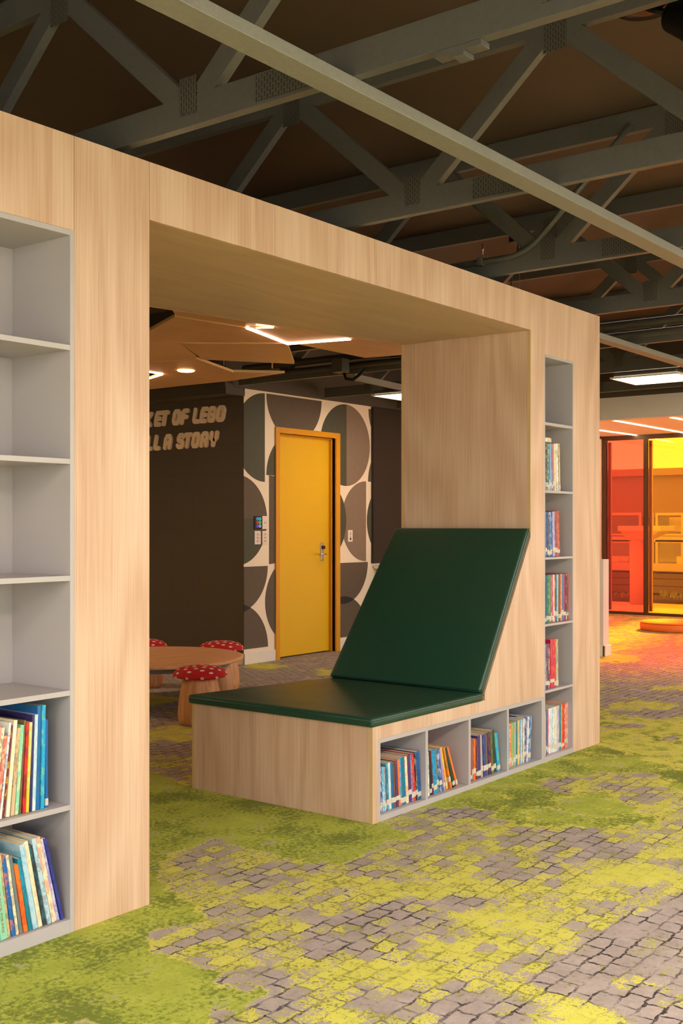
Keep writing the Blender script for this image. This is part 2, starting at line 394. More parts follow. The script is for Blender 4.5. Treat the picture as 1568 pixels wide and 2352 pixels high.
# the room behind, seen through the opening
zone([(200,1490),(1000,1490),(900,1560),(430,1660),(200,1700)], 0, .86)
oval(610, 1528, 40, 7, .2, .1); oval(750, 1545, 35, 8, .2, .12); oval(360, 1610, 70, 10, .2, .05)
zone([(330,1620),(440,1620),(440,1668),(330,1672)], .1, .86)
zone([(330,1672),(440,1668),(480,1700),(330,1712)], .0, .15)
zone([(330,1712),(440,1700),(480,1735),(330,1735)], .1, .82)
def inside(p, poly):
    r = False; j = len(poly)-1
    for i in range(len(poly)):
        (xi, yi), (xj, yj) = poly[i], poly[j]
        if (yi > p[1]) != (yj > p[1]) and p[0] < (xj-xi)*(p[1]-yi)/(yj-yi)+xi: r = not r
        j = i
    return r
zb = [(min(p[0] for p in z[0]), max(p[0] for p in z[0]), min(p[1] for p in z[0]), max(p[1] for p in z[0])) for z in zones]
def blend(x, y):
    mo, st = .3, .45
    for (poly, m_, s_), bb in zip(zones, zb):
        if bb[0] <= x <= bb[1] and bb[2] <= y <= bb[3] and inside((x, y), poly):
            mo, st = m_, s_
    return mo, st
bm = bmesh.new(); lay = bm.loops.layers.float_color.new('blend')
def axis(a, b, fa, fb, cs, fs):
    r = [a]
    while r[-1] < b-1e-6:
        s = fs if fa <= r[-1] < fb else cs
        r.append(min(b, r[-1]+s))
    return r
xs = axis(XL, XR+.1, 1.0, 6.6, .16, .045); ys = axis(YF, YB2, -.2, 4.6, .16, .045)
gv = [[bm.verts.new((x, y, 0)) for y in ys] for x in xs]
gb = [[blend(x, y) for y in ys] for x in xs]
for i in range(len(xs)-1):
    for j in range(len(ys)-1):
        f = bm.faces.new([gv[i][j], gv[i+1][j], gv[i+1][j+1], gv[i][j+1]])
        for l, (a, c) in zip(f.loops, ((i, j), (i+1, j), (i+1, j+1), (i, j+1))):
            q = gb[a][c]; l[lay] = (q[0], q[1], 0, 1)
struct('floor', bm, M_CARPET)

# ceiling boards, dark
struct('ceiling', B((XL, 9.95, YF, YB2, ZC, ZC+.1)), M_CEIL)
struct('ceiling_bay', B((10.07, XR, YF, 6.684, 2.46, 2.56)), plain('bay_ceiling_white', (232, 224, 210), .6))
# back wall with the mural; the door opening is left free
DX0, DX1, DZ = 7.745, 8.578, 2.065
YM = 6.684
M_CREAM = plain('mural_cream', (240, 222, 196), .6)
wb = struct('wall_back', B((7.2785, DX0, YM, YM+.12, 0, 2.43), (DX0, DX1, YM, YM+.12, DZ, 2.43), (DX1, XR, YM, YM+.12, 0, 2.43)), M_CREAM)
c_br = plain('mural_brown', (92, 78, 62), .7, noise=.14, nscale=22); c_gr = plain('mural_green', (72, 72, 54), .7, noise=.1, nscale=22)
c_lt = plain('mural_taupe', (130, 110, 92), .7, noise=.12, nscale=22); c_dk = plain('mural_overlap', (34, 30, 26), .7)
bm = bmesh.new(); lyr = [0]
def disc(cx, cz, r, mi, cl=(), x0=7.2775, x1=9.17):
    p = [(cx+r*math.cos(k*2*PI/72), cz+r*math.sin(k*2*PI/72)) for k in range(72)]
    lyr[0] += 1
    for extra in ([(0, 7.69, 'lt')], [(0, 8.642, 'gt')], [(0, 7.69, 'gt'), (0, 8.642, 'lt'), (1, 2.118, 'gt')]):
        q = p
        for ax, lim, kp in list(cl)+[(0, x0, 'gt'), (0, x1, 'lt'), (1, .105, 'gt'), (1, 2.42, 'lt')]+extra:
            q = clip(q, ax, lim, kp)
            if len(q) < 3: break
        if len(q) >= 3: xz(bm, q, YM-.0008-.0003*lyr[0], YM+.001, mi)
disc(7.555, 2.01, .397, 1, [(0, 7.555, 'lt')])
disc(7.973, 2.409, .397, 0, [(1, 2.409, 'lt')])
disc(7.973, 1.676, .397, 1, [(1, 1.676, 'gt')])
disc(8.748, 2.01, .40, 1, [(0, 8.76, 'lt')]); disc(8.748, 2.01, .40, 2, [(0, 8.76, 'gt')])
disc(7.187, 1.27, .397, 0, [(1, 1.282, 'gt')]); disc(7.187, 1.27, .397, 1, [(1, 1.282, 'lt')])
disc(7.613, 1.275, .40, 0, [(0, 7.613, 'gt')])
disc(7.195, .86, .397, 0, [(1, .86, 'lt')]); disc(7.195, .135, .40, 3 if False else 0, [(1, .135, 'gt')])
disc(7.96, .535, .40, 0, [(0, 7.96, 'lt')])
disc(9.081, 1.265, .40, 2, [(0, 9.081, 'lt')]); disc(8.353, 1.27, .40, 1, [(0, 8.5, 'gt')])
disc(8.71, .857, .40, 0, [(1, .857, 'lt')]); disc(8.71, .13, .40, 0, [(1, .13, 'gt')])
disc(9.528, 2.396, .40, 0, [(1, 2.396, 'lt')]); disc(9.52, 1.664, .40, 0, [(1, 1.664, 'gt')]); disc(9.5, 1.27, .40, 1)
# the small dark overlaps
def lens(c1, c2, r, x0=7.2775, x1=9.17):
    p = [(c1[0]+r*math.cos(k*2*PI/90), c1[1]+r*math.sin(k*2*PI/90)) for k in range(90)]
    q = []
    for (x, z) in p:
        d = math.hypot(x-c2[0], z-c2[1])
        if d > r: x, z = c2[0]+(x-c2[0])*r/d, c2[1]+(z-c2[1])*r/d
        q.append((x, z))
    zc = (c1[1]+c2[1])/2; ok = [(x, z) for x, z in q if math.hypot(x-c1[0], z-c1[1]) <= r+1e-4]
    ok.sort(key=lambda t: math.atan2(t[1]-zc, t[0]-c1[0]))
    for ax, lim, kp in ((0, x0, 'gt'), (0, x1, 'lt')): ok = clip(ok, ax, lim, kp)
    lyr[0] += 1
    for lim, kp in ((7.69, 'lt'), (8.642, 'gt')):
        q_ = clip(ok, 0, lim, kp)
        if len(q_) > 2: xz(bm, q_, YM-.0008-.0003*lyr[0], YM+.001, 3)
lens((7.195, .86), (7.195, .135), .40); lens((8.71, .857), (8.71, .13), .40)
mu = obj('painted_mural', bm, [c_br, c_gr, c_lt, c_dk], parent=wb)

# wall of toy-brick baseplates, with its bulkhead
struct('wall_left', B((7.277, 7.40, YM+.001, YB2, 0, 2.43)), M_BRICKB)
struct('trim_1', B((7.05, 7.29, YM, YB2, 2.36, 2.46), (7.02, XR, YM-.02, YM+.1, 2.425, 2.52), (7.05, 9.95, YM+.0, YM+.12, 2.5, ZC), (7.29, 7.40, YM+.12, YB2, 2.43, ZC)), plain('charcoal_bulkhead', (74, 66, 56), .6))
struct('baseboard_left', B((7.262, 7.277, YM-.014, YB2, 0, .1)), M_TRIM, bevel=.004)
struct('baseboard_back', B((7.262, 7.69, YM-.014, YM, 0, .1), (8.64, 9.8, YM-.014, YM, 0, .1), (9.8, XR, YM-.014, YM, 0, .1)), M_TRIM, bevel=.004)
struct('wall_far', B((XL, 7.4, YB2-.02, YB2+.1, 0, ZC)), plain('far_wall_paint', (150, 136, 118), .6))
M_WALLP = plain('warm_wall_paint', (222, 212, 200), .6)
struct('wall_west', B((XL-.1, XL, YF, -3.2, 0, ZC), (XL-.1, XL, 2.6, YB2, 0, ZC), (XL-.1, XL, -3.2, 2.6, 0, .25), (XL-.1, XL, -3.2, 2.6, 2.35, ZC)), M_WALLP)
ww = struct('window_9', B((XL-.07, XL-.02, -3.2, 2.6, .25, .3), (XL-.07, XL-.02, -3.2, 2.6, 2.3, 2.35), (XL-.07, XL-.02, -3.2, -3.15, .3, 2.3), (XL-.07, XL-.02, 2.55, 2.6, .3, 2.3), (XL-.07, XL-.02, -.4, -.35, .3, 2.3)), M_TRIM)  # window added out of view to bring side light to the bench end
struct('window_pane', B((XL-.048, XL-.042, -3.15, 2.55, .3, 2.3)), G_CLR, parent=ww)
# window wall behind the camera
wins = [(-2.6, -.2), (.3, 2.7), (3.2, 5.6), (6.1, 8.5)]
bx = [(XL, 9.95, YF-.12, YF, 0, .25), (XL, 9.95, YF-.12, YF, 2.35, ZC), (XL, wins[0][0], YF-.12, YF, .25, 2.35), (8.5, 9.95, YF-.12, YF, .25, 2.35)]
for a, b_ in zip(wins, wins[1:]): bx.append((a[1], b_[0], YF-.12, YF, .25, 2.35))
struct('wall_front', B(*bx), M_WALLP)
wn = 3
for a, b_ in wins:
    m_ = (a+b_)/2
    w_ = struct('window_%d' % wn, B((a, b_, YF-.08, YF-.03, .25, .3), (a, b_, YF-.08, YF-.03, 2.3, 2.35), (a, a+.05, YF-.08, YF-.03, .3, 2.3), (b_-.05, b_, YF-.08, YF-.03, .3, 2.3), (m_-.025, m_+.025, YF-.08, YF-.03, .3, 2.3)), M_TRIM)
    struct('window_pane', B((a+.05, b_-.05, YF-.058, YF-.052, .3, 2.3)), G_CLR, parent=w_)
    wn += 1
# header beam and low wall before the bay
struct('trim_2', B((9.95, 10.07, YF, YM-.02, 2.222, 2.43)), M_WALLP)
struct('trim_3', B((9.95, 10.07, YF, YM-.02, 2.43, ZC)), plain('charcoal_bulkhead', (74, 66, 56)))
struct('wall_low', B((9.8, 9.92, 4.46, YM, 0, .905)), M_WALLP)
struct('baseboard_low', B((9.782, 9.8, 4.442, YM, 0, .1), (9.782, 9.938, 4.442, 4.46, 0, .1)), M_TRIM, bevel=.003)
# glazed wall of the bay: dark mullions, coloured panes
M_MUL = plain('bronze_mullion', (74, 52, 34), .4)
ed = [6.64, 6.045, 5.2, 4.3, 3.4, 2.5, 1.6, .7, -.2, -1.1, -2.0, -3.37]
glz = [G_RED, G_YEL, G_RED, G_ORA, G_RED, G_ORA, G_YEL, G_RED, G_ORA, G_YEL, G_RED]
bxs = [(XR-.06, XR, YF, YM-.02, -.02, .035), (XR-.06, XR, YF, YM-.02, 2.40, 2.46)]
for e in ed: bxs.append((XR-.06, XR, e-.025, e+.025, .035, 2.40))
bxs.append((XR-.02, XR+.06, 6.66, YM+.1, 0, 2.46))
wr = struct('window_1', B(*bxs), M_MUL)
for k, (a, b_) in enumerate(zip(ed, ed[1:])):
    p_ = struct('window_pane', B((XR-.034, XR-.026, b_+.025, a-.025, .035, 2.40)), glz[k], parent=wr)
    p_['label'] = ['red tinted glass pane', 'yellow tinted glass pane', 'orange tinted glass pane'][[G_RED, G_YEL, G_ORA].index(glz[k])]
# pale inner sashes seen through the glass
bxs = []
for a, b_ in list(zip(ed, ed[1:]))[:4]:
    bxs += [(XR+.0, XR+.04, a-.07, a-.03, .05, 2.38), (XR, XR+.04, b_+.03, b_+.05, .05, 2.38)]
wr2 = struct('window_2', B(*bxs), plain('pale_sash', (214, 204, 190), .5))

# ================================================================ DOOR
dr = struct('door_1', B((DX0+.006, DX1-.006, YM+.065, YM+.105, .012, DZ-.006)), M_YEL)
struct('door_architrave', B((7.69, DX0, YM-.018, YM+.12, 0, 2.118), (DX1, 8.642, YM-.018, YM+.12, 0, 2.118), (DX0, DX1, YM-.018, YM+.12, DZ, 2.118),
    (DX1-.013, DX1, YM+.03, YM+.065, 0, DZ), (DX0, DX0+.013, YM+.03, YM+.065, 0, DZ), (DX0, DX1, YM+.03, YM+.065, DZ-.013, DZ)), M_YELF, bevel=.003, parent=dr)
hd = struct('door_handle', B((8.43, 8.478, YM+.056, YM+.065, .885, 1.058)), M_STEEL, bevel=.003, parent=dr)
bm = bmesh.new(); tube(bm, [(8.462, YM+.06, .948), (8.462, YM+.012, .948), (8.45, YM+.005, .948), (8.35, YM+.005, .948)], .009)
struct('door_lever', bm, M_STEEL, parent=hd)
bm = bmesh.new(); tube(bm, [(8.458, YM+.058, 1.012), (8.458, YM+.035, 1.012)], .017, 20); struct('door_lock', bm, plain('dark_lock', (70, 50, 40), .4, metal=.5), parent=hd)

struct('door_light_block', B((7.6, 8.75, YM+.125, YM+.165, 0, 2.3)), M_DARKPANEL)  # added board, hidden behind the door, stops light leaking under it
# wall plates
def wplate(name, x0, x1, z0, z1, mat, label, cat, detail):
    t = thing(name, label, cat, ((x0+x1)/2, YM, z0))
    obj('plate', B((x0, x1, YM-.011, YM-.0085 if False else YM-.009+.009, z0, z1)), mat, parent=t, bevel=.003)
    detail(t, x0, x1, z0, z1); return t
def rockers(n):
    def f(t, x0, x1, z0, z1):
        xm = (x0+x1)/2
        for k in range(n):
            z = z0+(z1-z0)*(k+1)/(n+1)
            obj('switch', B((xm-.012, xm+.016, YM-.016, YM-.010, z-.009, z+.009)), plain('white_rocker', (205, 188, 172), .3), parent=t, bevel=.002)
    return f
def touch(t, x0, x1, z0, z1):
    cols = [(40, 190, 220), (60, 200, 230), (220, 60, 40), (70, 220, 90), (120, 80, 220), (150, 200, 220)]
    i = 0
    for r_ in range(3):
        for c_ in range(2):
            x = x0+(x1-x0)*(.42+.36*c_); z = z1-(z1-z0)*(.22+.27*r_)
            bm = bmesh.new()
            tube(bm, [(x+.011*math.cos(a*PI/8), YM-.0125, z+.011*math.sin(a*PI/8)) for a in range(16)], .0022, 6, closed=True)
            obj('indicator', bm, emit('led_%d' % i, cols[i], 1.0), parent=t); i += 1
def outlet(t, x0, x1, z0, z1):
    xm = (x0+x1)/2
    for z, s in ((z1-.03, .005), (z1-.045, .004), (z0+.052, .004)):
        obj('switch', B((xm-.006, xm+.008, YM-.014, YM-.010, z-s, z+s)), plain('taupe_rocker', (160, 140, 124), .4), parent=t)
    bm = bmesh.new(); tube(bm, [(xm, YM-.0145, z0+.03), (xm, YM-.009, z0+.03)], .011, 16); obj('socket', bm, M_BLACK, parent=t)
wplate('touch_panel', 7.405, 7.498, 1.19, 1.308, M_BLACK, 'black touch panel with six glowing ring buttons left of the yellow door', 'touch panel', touch)
wplate('sensor_plate', 7.512, 7.586, 1.19, 1.308, M_PLATE, 'blank white wall plate with one small button right of the black touch panel', 'wall plate', rockers(1))
wplate('power_outlet', 7.41, 7.492, 1.055, 1.175, M_PLATE, 'white switch plate directly under the black touch panel', 'switch plate', rockers(3))
wplate('power_outlet', 7.512, 7.590, 1.055, 1.175, M_PLATE, 'white switch plate nearest the yellow door, under the blank plate', 'switch plate', rockers(3))
wplate('power_outlet', 8.775, 8.85, 1.062, 1.178, M_PLATE, 'white switch plate alone on the mural right of the yellow door', 'switch plate', outlet)

# dark panel and white shelf at the end of the mural
tag(obj('display_board', B((9.172, 9.78, YM-.03, YM, .84, 2.42)), M_DARKPANEL), 'tall dark fabric board beside the mural, behind the reclining back cushion', 'board')
t = thing('wall_bench', 'white wall shelf on a black stand under the dark fabric board', 'shelf', (9.45, 6.4, 0))
obj('shelf_top', B((9.20, 9.78, 6.42, YM-.015, .785, .815)), M_TRIM, parent=t, bevel=.003)
obj('stand', B((9.26, 9.74, 6.50, YM-.02, .0, .785)), M_BLACK, parent=t)

# raised letters on the baseplate wall
t_, wc, hc, SL = .042, .062, .106, .2
G = {
 'K': [[(0, 0), (0, 1)], [(0, .42), (.95, 1)], [(.15, .5), (1, 0)]],
 'E': [[(.25, 1), (.05, .85), (0, .6), (0, .15), (.1, 0)], [(.15, 1), (1, 1)], [(0, .5), (.85, .5)], [(.05, 0), (.85, 0)]],
 'T': [[(-.05, 1), (1.05, 1)], [(.45, 1), (.45, 0)]],
 'O': [[(0, .2), (0, .8), (.2, 1), (.8, 1), (1, .8), (1, .2), (.8, 0), (.2, 0), (0, .2)]],
 'F': [[(0, 0), (0, .7), (.3, 1), (1, 1)], [(0, .48), (.85, .48)]],
 'L': [[(0, 1), (0, .12), (.15, 0), (.85, 0)]],
 'G': [[(1, .8), (.8, 1), (.2, 1), (0, .8), (0, .2), (.2, 0), (.8, 0), (1, .2), (1, .45), (.6, .48)]],
 'A': [[(0, 0), (0, .75), (.25, 1), (.75, 1), (1, .75), (1, 0)], [(0, .38), (1, .38)]],
 'S': [[(1, .85), (.75, 1), (.25, 1), (0, .8), (0, .6), (.3, .5), (.75, .48), (1, .35), (1, .15), (.75, 0), (.25, 0), (0, .12)]],
 'R': [[(0, 0), (0, .8), (.2, 1), (.8, 1), (1, .8), (1, .6), (.8, .45), (.1, .45)], [(.7, .45), (.95, .2), (.95, 0)]],
 'Y': [[(0, 1), (0, .62), (.25, .45), (.75, .45), (1, .62), (1, 1)], [(.5, .45), (.5, 0)]],
}
WX = 7.277
def letter(ch, yl, z0, label):
    bm = bmesh.new(); r = t_/2
    if ch == 'T': yl += .0
    for si, st in enumerate(G[ch]):
        pts = [(-(a*wc)-SL*(b_*hc), b_*hc) for a, b_ in st]
        pts = [(yl-r+p[0]-.006, z0+r+p[1]) for p in pts]
        for k, ((ya, za), (yb_, zb_)) in enumerate(zip(pts, pts[1:])):
            L_ = math.hypot(yb_-ya, zb_-za)+1e-9; an = math.atan2(zb_-za, yb_-ya); loop = []
            for q in range(9): loop.append((yb_+r*math.cos(an-PI/2+q*PI/8), zb_+r*math.sin(an-PI/2+q*PI/8)))
            for q in range(9): loop.append((ya+r*math.cos(an+PI/2+q*PI/8), za+r*math.sin(an+PI/2+q*PI/8)))
            d = .018+.00012*(si*3+k)
            prism(bm, [(WX-d, y, z) for y, z in loop], [(WX, y, z) for y, z in loop])
    o = obj('wall_letter', bm, M_LETTER, loc=(WX, yl, z0))
    tag(o, label, 'letter', 'cream letters on the dark baseplate wall')
Z1, Z2 = 2.145, 1.924
for ch, yl, lb in (('K', 7.95, 'cream letter K, half hidden by the pillar, upper line of the wall'), ('E', 7.816, 'cream letter E right of the K on the upper line'),
    ('T', 7.735, 'cream letter T before the word OF on the upper line'), ('O', 7.576, 'cream letter O starting the word OF on the upper line'), ('F', 7.472, 'cream letter F ending the word OF on the upper line'),
    ('L', 7.311, 'cream letter L starting the last word of the upper line'), ('E', 7.221, 'cream letter E in the last word of the upper line, before the G'), ('G', 7.125, 'cream letter G in the last word of the upper line'), ('O', 7.018, 'cream letter O ending the upper line near the wall corner')):
    letter(ch, yl, Z1, lb)
for ch, yl, lb in (('L', 7.93, 'cream letter L, half hidden by the pillar, lower line of the wall'), ('L', 7.825, 'cream letter L just before the A on the lower line'), ('A', 7.691, 'cream letter A standing alone on the lower line'),
    ('S', 7.522, 'cream letter S starting the last word of the lower line'), ('T', 7.43, 'cream letter T right of the S on the lower line'), ('O', 7.327, 'cream letter O on the lower line between T and R'),
    ('R', 7.217, 'cream letter R on the lower line'), ('Y', 7.105, 'cream letter Y ending the lower line')):
    letter(ch, yl, Z2, lb)

# ================================================================ TRUSSES
def truss(xn, y_lo, y_hi, label, packer=False, z0=2.43, k0=-2, k1=4):
    x0, x1 = xn, xn+.035; xm = (x0+x1)/2
    t = thing('roof_truss', label, 'truss', (xm, (y_lo+y_hi)/2, z0), group='painted nail plate trusses under the ceiling')
    obj('bottom_chord', B((x0, x1, y_lo, y_hi, z0, z0+.092)), M_PAINT, parent=t, bevel=.0015)
    obj('top_chord', B((x0, x1, y_lo, y_hi, 2.972, 3.068)), M_PAINT, parent=t, bevel=.0015)
    P = 1.219
    for k in range(-6, 9):
        yn = 2.436+P*k                                    # node on the bottom chord
        if not (y_lo-.1 < yn < y_hi+.1): continue
        for s in (-1, 1):
            ya = yn+s*P/2; 
            if not (y_lo < ya < y_hi): continue
            bm = bmesh.new(); beam(bm, (xm, yn+s*.045, z0+.085), (xm, ya-s*.03, 2.985), .0345, .072)
            obj('web', bm, M_PAINT, parent=t, bevel=.0015)
        for xx, d in ((x0, -1), (x1, 1)):
            if d > 0: continue
            obj('nail_plate', B((xx-.0022, xx, yn-.036, yn+.036, z0+.035, z0+.15)), M_NAIL, parent=t)
    for k in range(-6, 9):
        ya = 2.436+P*(k+.5)
        if y_lo+.1 < ya < y_hi-.1: obj('nail_plate', B((x0-.0022, x0, ya-.045, ya+.045, 2.905, 3.03)), M_NAIL, parent=t)
    for ys_ in (2.05, -.35, 4.45):
        if y_lo < ys_ < y_hi: obj('splice_plate', B((x0-.0024, x0, ys_-.12, ys_+.11, z0+.01, z0+.086)), M_NAIL, parent=t)
    if packer:
        obj('packer', B((x0+.004, x1+.012, 1.42, 1.56, z0-.014, z0), (x0+.004, x1+.02, 1.47, 1.505, z0-.026, z0-.014)), M_PAINT, parent=t, bevel=.001)
    return t
TX = [2.405, 3.61, 4.74, 5.96, 7.12, 8.31, 9.50]
TL = ['dark painted timber truss nearest the camera, its chord crossing over the left pillar', 'second dark timber truss, meeting the bookcase top above the opening', 'third dark timber truss, with a bent conduit clipped to it',
      'fourth dark timber truss, above the right end of the bookcase', 'fifth dark timber truss, with two pipes along its chord', 'sixth dark timber truss, in front of the square ceiling light', 'farthest dark timber truss, just before the pale header beam']
for i, x in enumerate(TX): truss(x, YF+.05, 6.6, TL[i], packer=(i == 0))

# battens under the trusses
tag(obj('ceiling_batten', B((XL, 9.93, 1.812, 1.892, 2.395, 2.43)), M_BATTEN, bevel=.002), 'long pale timber batten, coloured as lit, crossing under all the trusses near the camera', 'batten', 'battens fixed under the truss chords')
tag(obj('ceiling_batten', B((6.0, 9.93, 3.0, 3.08, 2.395, 2.43)), M_BATTEN, bevel=.002), 'timber batten glowing orange below, seen just right of the bookcase wall', 'batten', 'battens fixed under the truss chords')

# conduit on the third truss
def conduit(name, pts, r, label, clips=()):
    t = thing(name, label, 'conduit', pts[0])
    bm = bmesh.new(); tube(bm, pts, r, 14); obj('pipe', bm, M_PIPE, parent=t)
    for c in clips:
        bm = bmesh.new(); box(bm, c[0]-r-.004, c[0]+r+.004, c[1]-.012, c[1]+.012, c[2]-r-.006, c[2]+r+.004)
        obj('pipe_clip', bm, M_PIPE, parent=t, bevel=.002)
def smooth_bend(a, b_, c_, n=8, k=.12):
    a, b_, c_ = Vector(a), Vector(b_), Vector(c_); p = b_+(a-b_).normalized()*k; q = b_+(c_-b_).normalized()*k
    return [a]+[p*(1-t)**2+b_*2*t*(1-t)+q*t*t for t in [i/n for i in range(n+1)]]+[c_]
conduit('electrical_conduit', smooth_bend((4.725, 4.9, 2.50), (4.725, 2.54, 2.50), (4.725, 2.02, 3.0)), .014, 'grey conduit bending up along the third truss above the bookcase', [(4.715, 2.78, 2.50), (4.715, 3.6, 2.50)])
conduit('drop_conduit', [(4.70, 1.62, 2.53), (4.70, 1.62, 3.06)], .012, 'short upright conduit dropping from the ceiling near the top right')
conduit('service_pipe', [(7.08, -1, 2.56), (7.08, 6.5, 2.56)], .028, 'thick grey pipe running along the fifth truss, upper of two', [(7.08, 2.6, 2.56)])
conduit('service_pipe', [(7.085, -1, 2.49), (7.085, 6.5, 2.49)], .024, 'thinner grey pipe running along the fifth truss, lower of two', [(7.085, 2.6, 2.49)])

# ceiling spotlight at the top right
def onP(px, py, Z): x, y = onZ(px, py, Z); return (x, y, Z)
cx, cy, _ = onP(1478, 2, 3.04)
t = thing('ceiling_spotlight', 'black ceiling spotlight with round canopy at the top right corner', 'spotlight', (cx, cy, 3.04))
bm = bmesh.new(); lathe(bm, [(.04, -.034), (.10, -.026), (.118, -.012), (.12, .03)], (cx, cy, 3.04)); obj('canopy', bm, plain('glossy_black', (20, 16, 12), .22), parent=t)
bm = bmesh.new()
ax = Vector((-.30, -.72, -.62)).normalized(); c0 = Vector((cx+.06, cy-.09, 2.99))
tube(bm, [c0, c0+ax*.006, c0+ax*.16, c0+ax*.166], .062, 32); obj('spot_head', bm, M_BLACK, parent=t, bevel=.006)
bm = bmesh.new(); tube(bm, [(cx, cy, 3.02), tuple(c0+ax*.03)], .012); obj('arm', bm, M_BLACK, parent=t)

# pendant rose, hook, wires
cx, cy, _ = onP(1190, 551, 3.05)
t = thing('cable_rose', 'black round ceiling rose with a hanging black cable above the bookcase', 'ceiling rose', (cx, cy, 3.05))
bm = bmesh.new(); lathe(bm, [(.055, -.02), (.06, -.016), (.06, .02)], (cx, cy, 3.05)); obj('rose', bm, M_BLACK, parent=t)
bm = bmesh.new(); tube(bm, [(cx, cy, 3.03), (cx-.005, cy+.01, 2.96), (cx-.02, cy+.03, 2.85), (cx-.02, cy+.05, 2.72)], .004, 8); obj('cable', bm, M_BLACK, parent=t)
cx, cy, _ = onP(1108, 567, 3.05)
t = thing('ceiling_hook', 'small steel hook with a thin wire hanging left of the black ceiling rose', 'hook', (cx, cy, 3.06))
bm = bmesh.new(); tube(bm, [(cx, cy, 3.07), (cx, cy, 3.0)], .005, 10); lathe(bm, [(.009, -.012), (.009, .0)], (cx, cy, 3.04), 12); obj('anchor', bm, M_STEEL, parent=t)
bm = bmesh.new(); tube(bm, [(cx, cy, 3.0), (cx, cy, 2.6)], .0012, 6); obj('wire', bm, M_STEEL, parent=t)
bm = bmesh.new(); tube(bm, [(6.02, 3.28, 3.05), (6.02, 3.28, 2.2)], .0013, 6)
tag(obj('hanging_wire', bm, M_STEEL), 'thin upright steel wire dropping behind the bookcase at its right end', 'wire')

# junction box and cables in the middle distance (seen through the opening)
def atX(px, py, X):
    d = ray(px, py); k = X/d[0]; return Vector((X, d[1]*k, CAMZ+d[2]*k))
t = thing('junction_box', 'grey junction box with looping black cable behind the veneer ceiling panels', 'junction box', (7.0, 5.0, 2.4))
p = atX(793, 842, 7.06)
obj('box', B((6.95, 7.05, p.y-.05, p.y+.055, p.z-.055, p.z+.055)), M_PIPE, parent=t, bevel=.004)
bm = bmesh.new(); tube(bm, [(7.04, p.y, p.z-.05), (7.04, p.y-.02, p.z-.10), (7.04, p.y-.09, p.z-.115), (7.05, p.y-.16, p.z-.07), (7.05, p.y-.2, p.z-.04)], .013, 10); obj('cable', bm, M_BLACK, parent=t)
bm = bmesh.new(); a = atX(812, 866, 7.1); b_ = atX(935, 893, 8.2); beam(bm, a, b_, .05, .03, (0, 0, 1))
tag(obj('cable_tray', bm, M_BATTEN), 'narrow slotted grey cable tray running from the junction box', 'cable tray')

# ceiling light panels
M_DIFF = emit('added_diffuser', (255, 238, 218), 66); M_DIFF2 = emit('lit_diffuser_soft', (255, 232, 205), 20)
def light_panel(x0, x1, y0, y1, z, label, dm=None):
    t = thing('ceiling_light', label, 'ceiling light', ((x0+x1)/2, (y0+y1)/2, z), group='square panel lights under the trusses')
    f = .018
    bm = B((x0, x1, y0, y0+f, z, z+.012), (x0, x1, y1-f, y1, z, z+.012), (x0, x0+f, y0+f, y1-f, z, z+.012), (x1-f, x1, y0+f, y1-f, z, z+.012))
    obj('frame', bm, M_TRIM, parent=t)
    obj('diffuser', B((x0+f, x1-f, y0+f, y1-f, z+.003, z+.009)), dm or M_DIFF, parent=t)
    obj('housing', B((x0+.02, x1-.02, y0+.02, y1-.02, z+.0125, z+.05)), M_PIPE, parent=t, bevel=.01)
light_panel(8.36, 8.86, 3.19, 3.75, 2.385, 'square lit ceiling panel right of the bookcase wall', M_DIFF2)
light_panel(8.15, 8.65, 5.38, 5.94, 2.385, 'square lit ceiling panel seen through the opening beside the dark board', M_DIFF2)

# ================================================================ BOOKCASE WALL WITH NOOK
T = .018
bw = thing('bookcase_wall', 'birch veneer bookcase wall with a large opening, grey shelves and a built-in bench', 'bookcase', (4.0, 3.2, 0))
def part(name, bm, m, parent=bw, bevel=.0012): return obj(name, bm, m, parent=parent, bevel=bevel)
X1, X2, X3, XS = 2.4967, 5.078, 5.894, 1.15
part('header_panel', B((XS, 2.1905, Y0, Y0+T, 2.114, 2.4)), M_WZ)
part('pillar_panel', B((2.192, X1-.0007, Y0, Y0+T, 0, 2.4)), M_WZ2)
bm = bmesh.new(); xz(bm, [(X1+.0007, 2.2125), (3.1115, 2.2125), (3.1115, 2.4), (X1+.0007, 2.4)], Y0, Y0+T); part('header_panel', bm, M_WZ)
bm = bmesh.new()
for poly in ([(3.1125, 2.2125), (X3, 2.2125), (X3, 2.4), (3.1125, 2.4)], [(X2, .3425), (5.225, .3425), (5.225, 2.2125), (X2, 2.2125)], [(5.225, 2.108), (5.566, 2.108), (5.566, 2.2125), (5.225, 2.2125)],
             [(5.566, 0), (X3, 0), (X3, 2.2125), (5.566, 2.2125)], [(4.6245, .3425), (X2, .3425), (X2, 1.165), (4.6245, .432)]):
    xz(bm, poly, Y0, Y0+T)
part('front_panel', bm, M_WZ, bevel=0)
bm = bmesh.new()
for poly in ([(3.722, .3425), (4.6235, .3425), (4.6235, .397), (3.722, .397)], [(3.722, 0), (3.759, 0), (3.759, .3425), (3.722, .3425)]): xz(bm, poly, Y0, Y0+T)
part('bench_face', bm, M_WZ2, bevel=0)
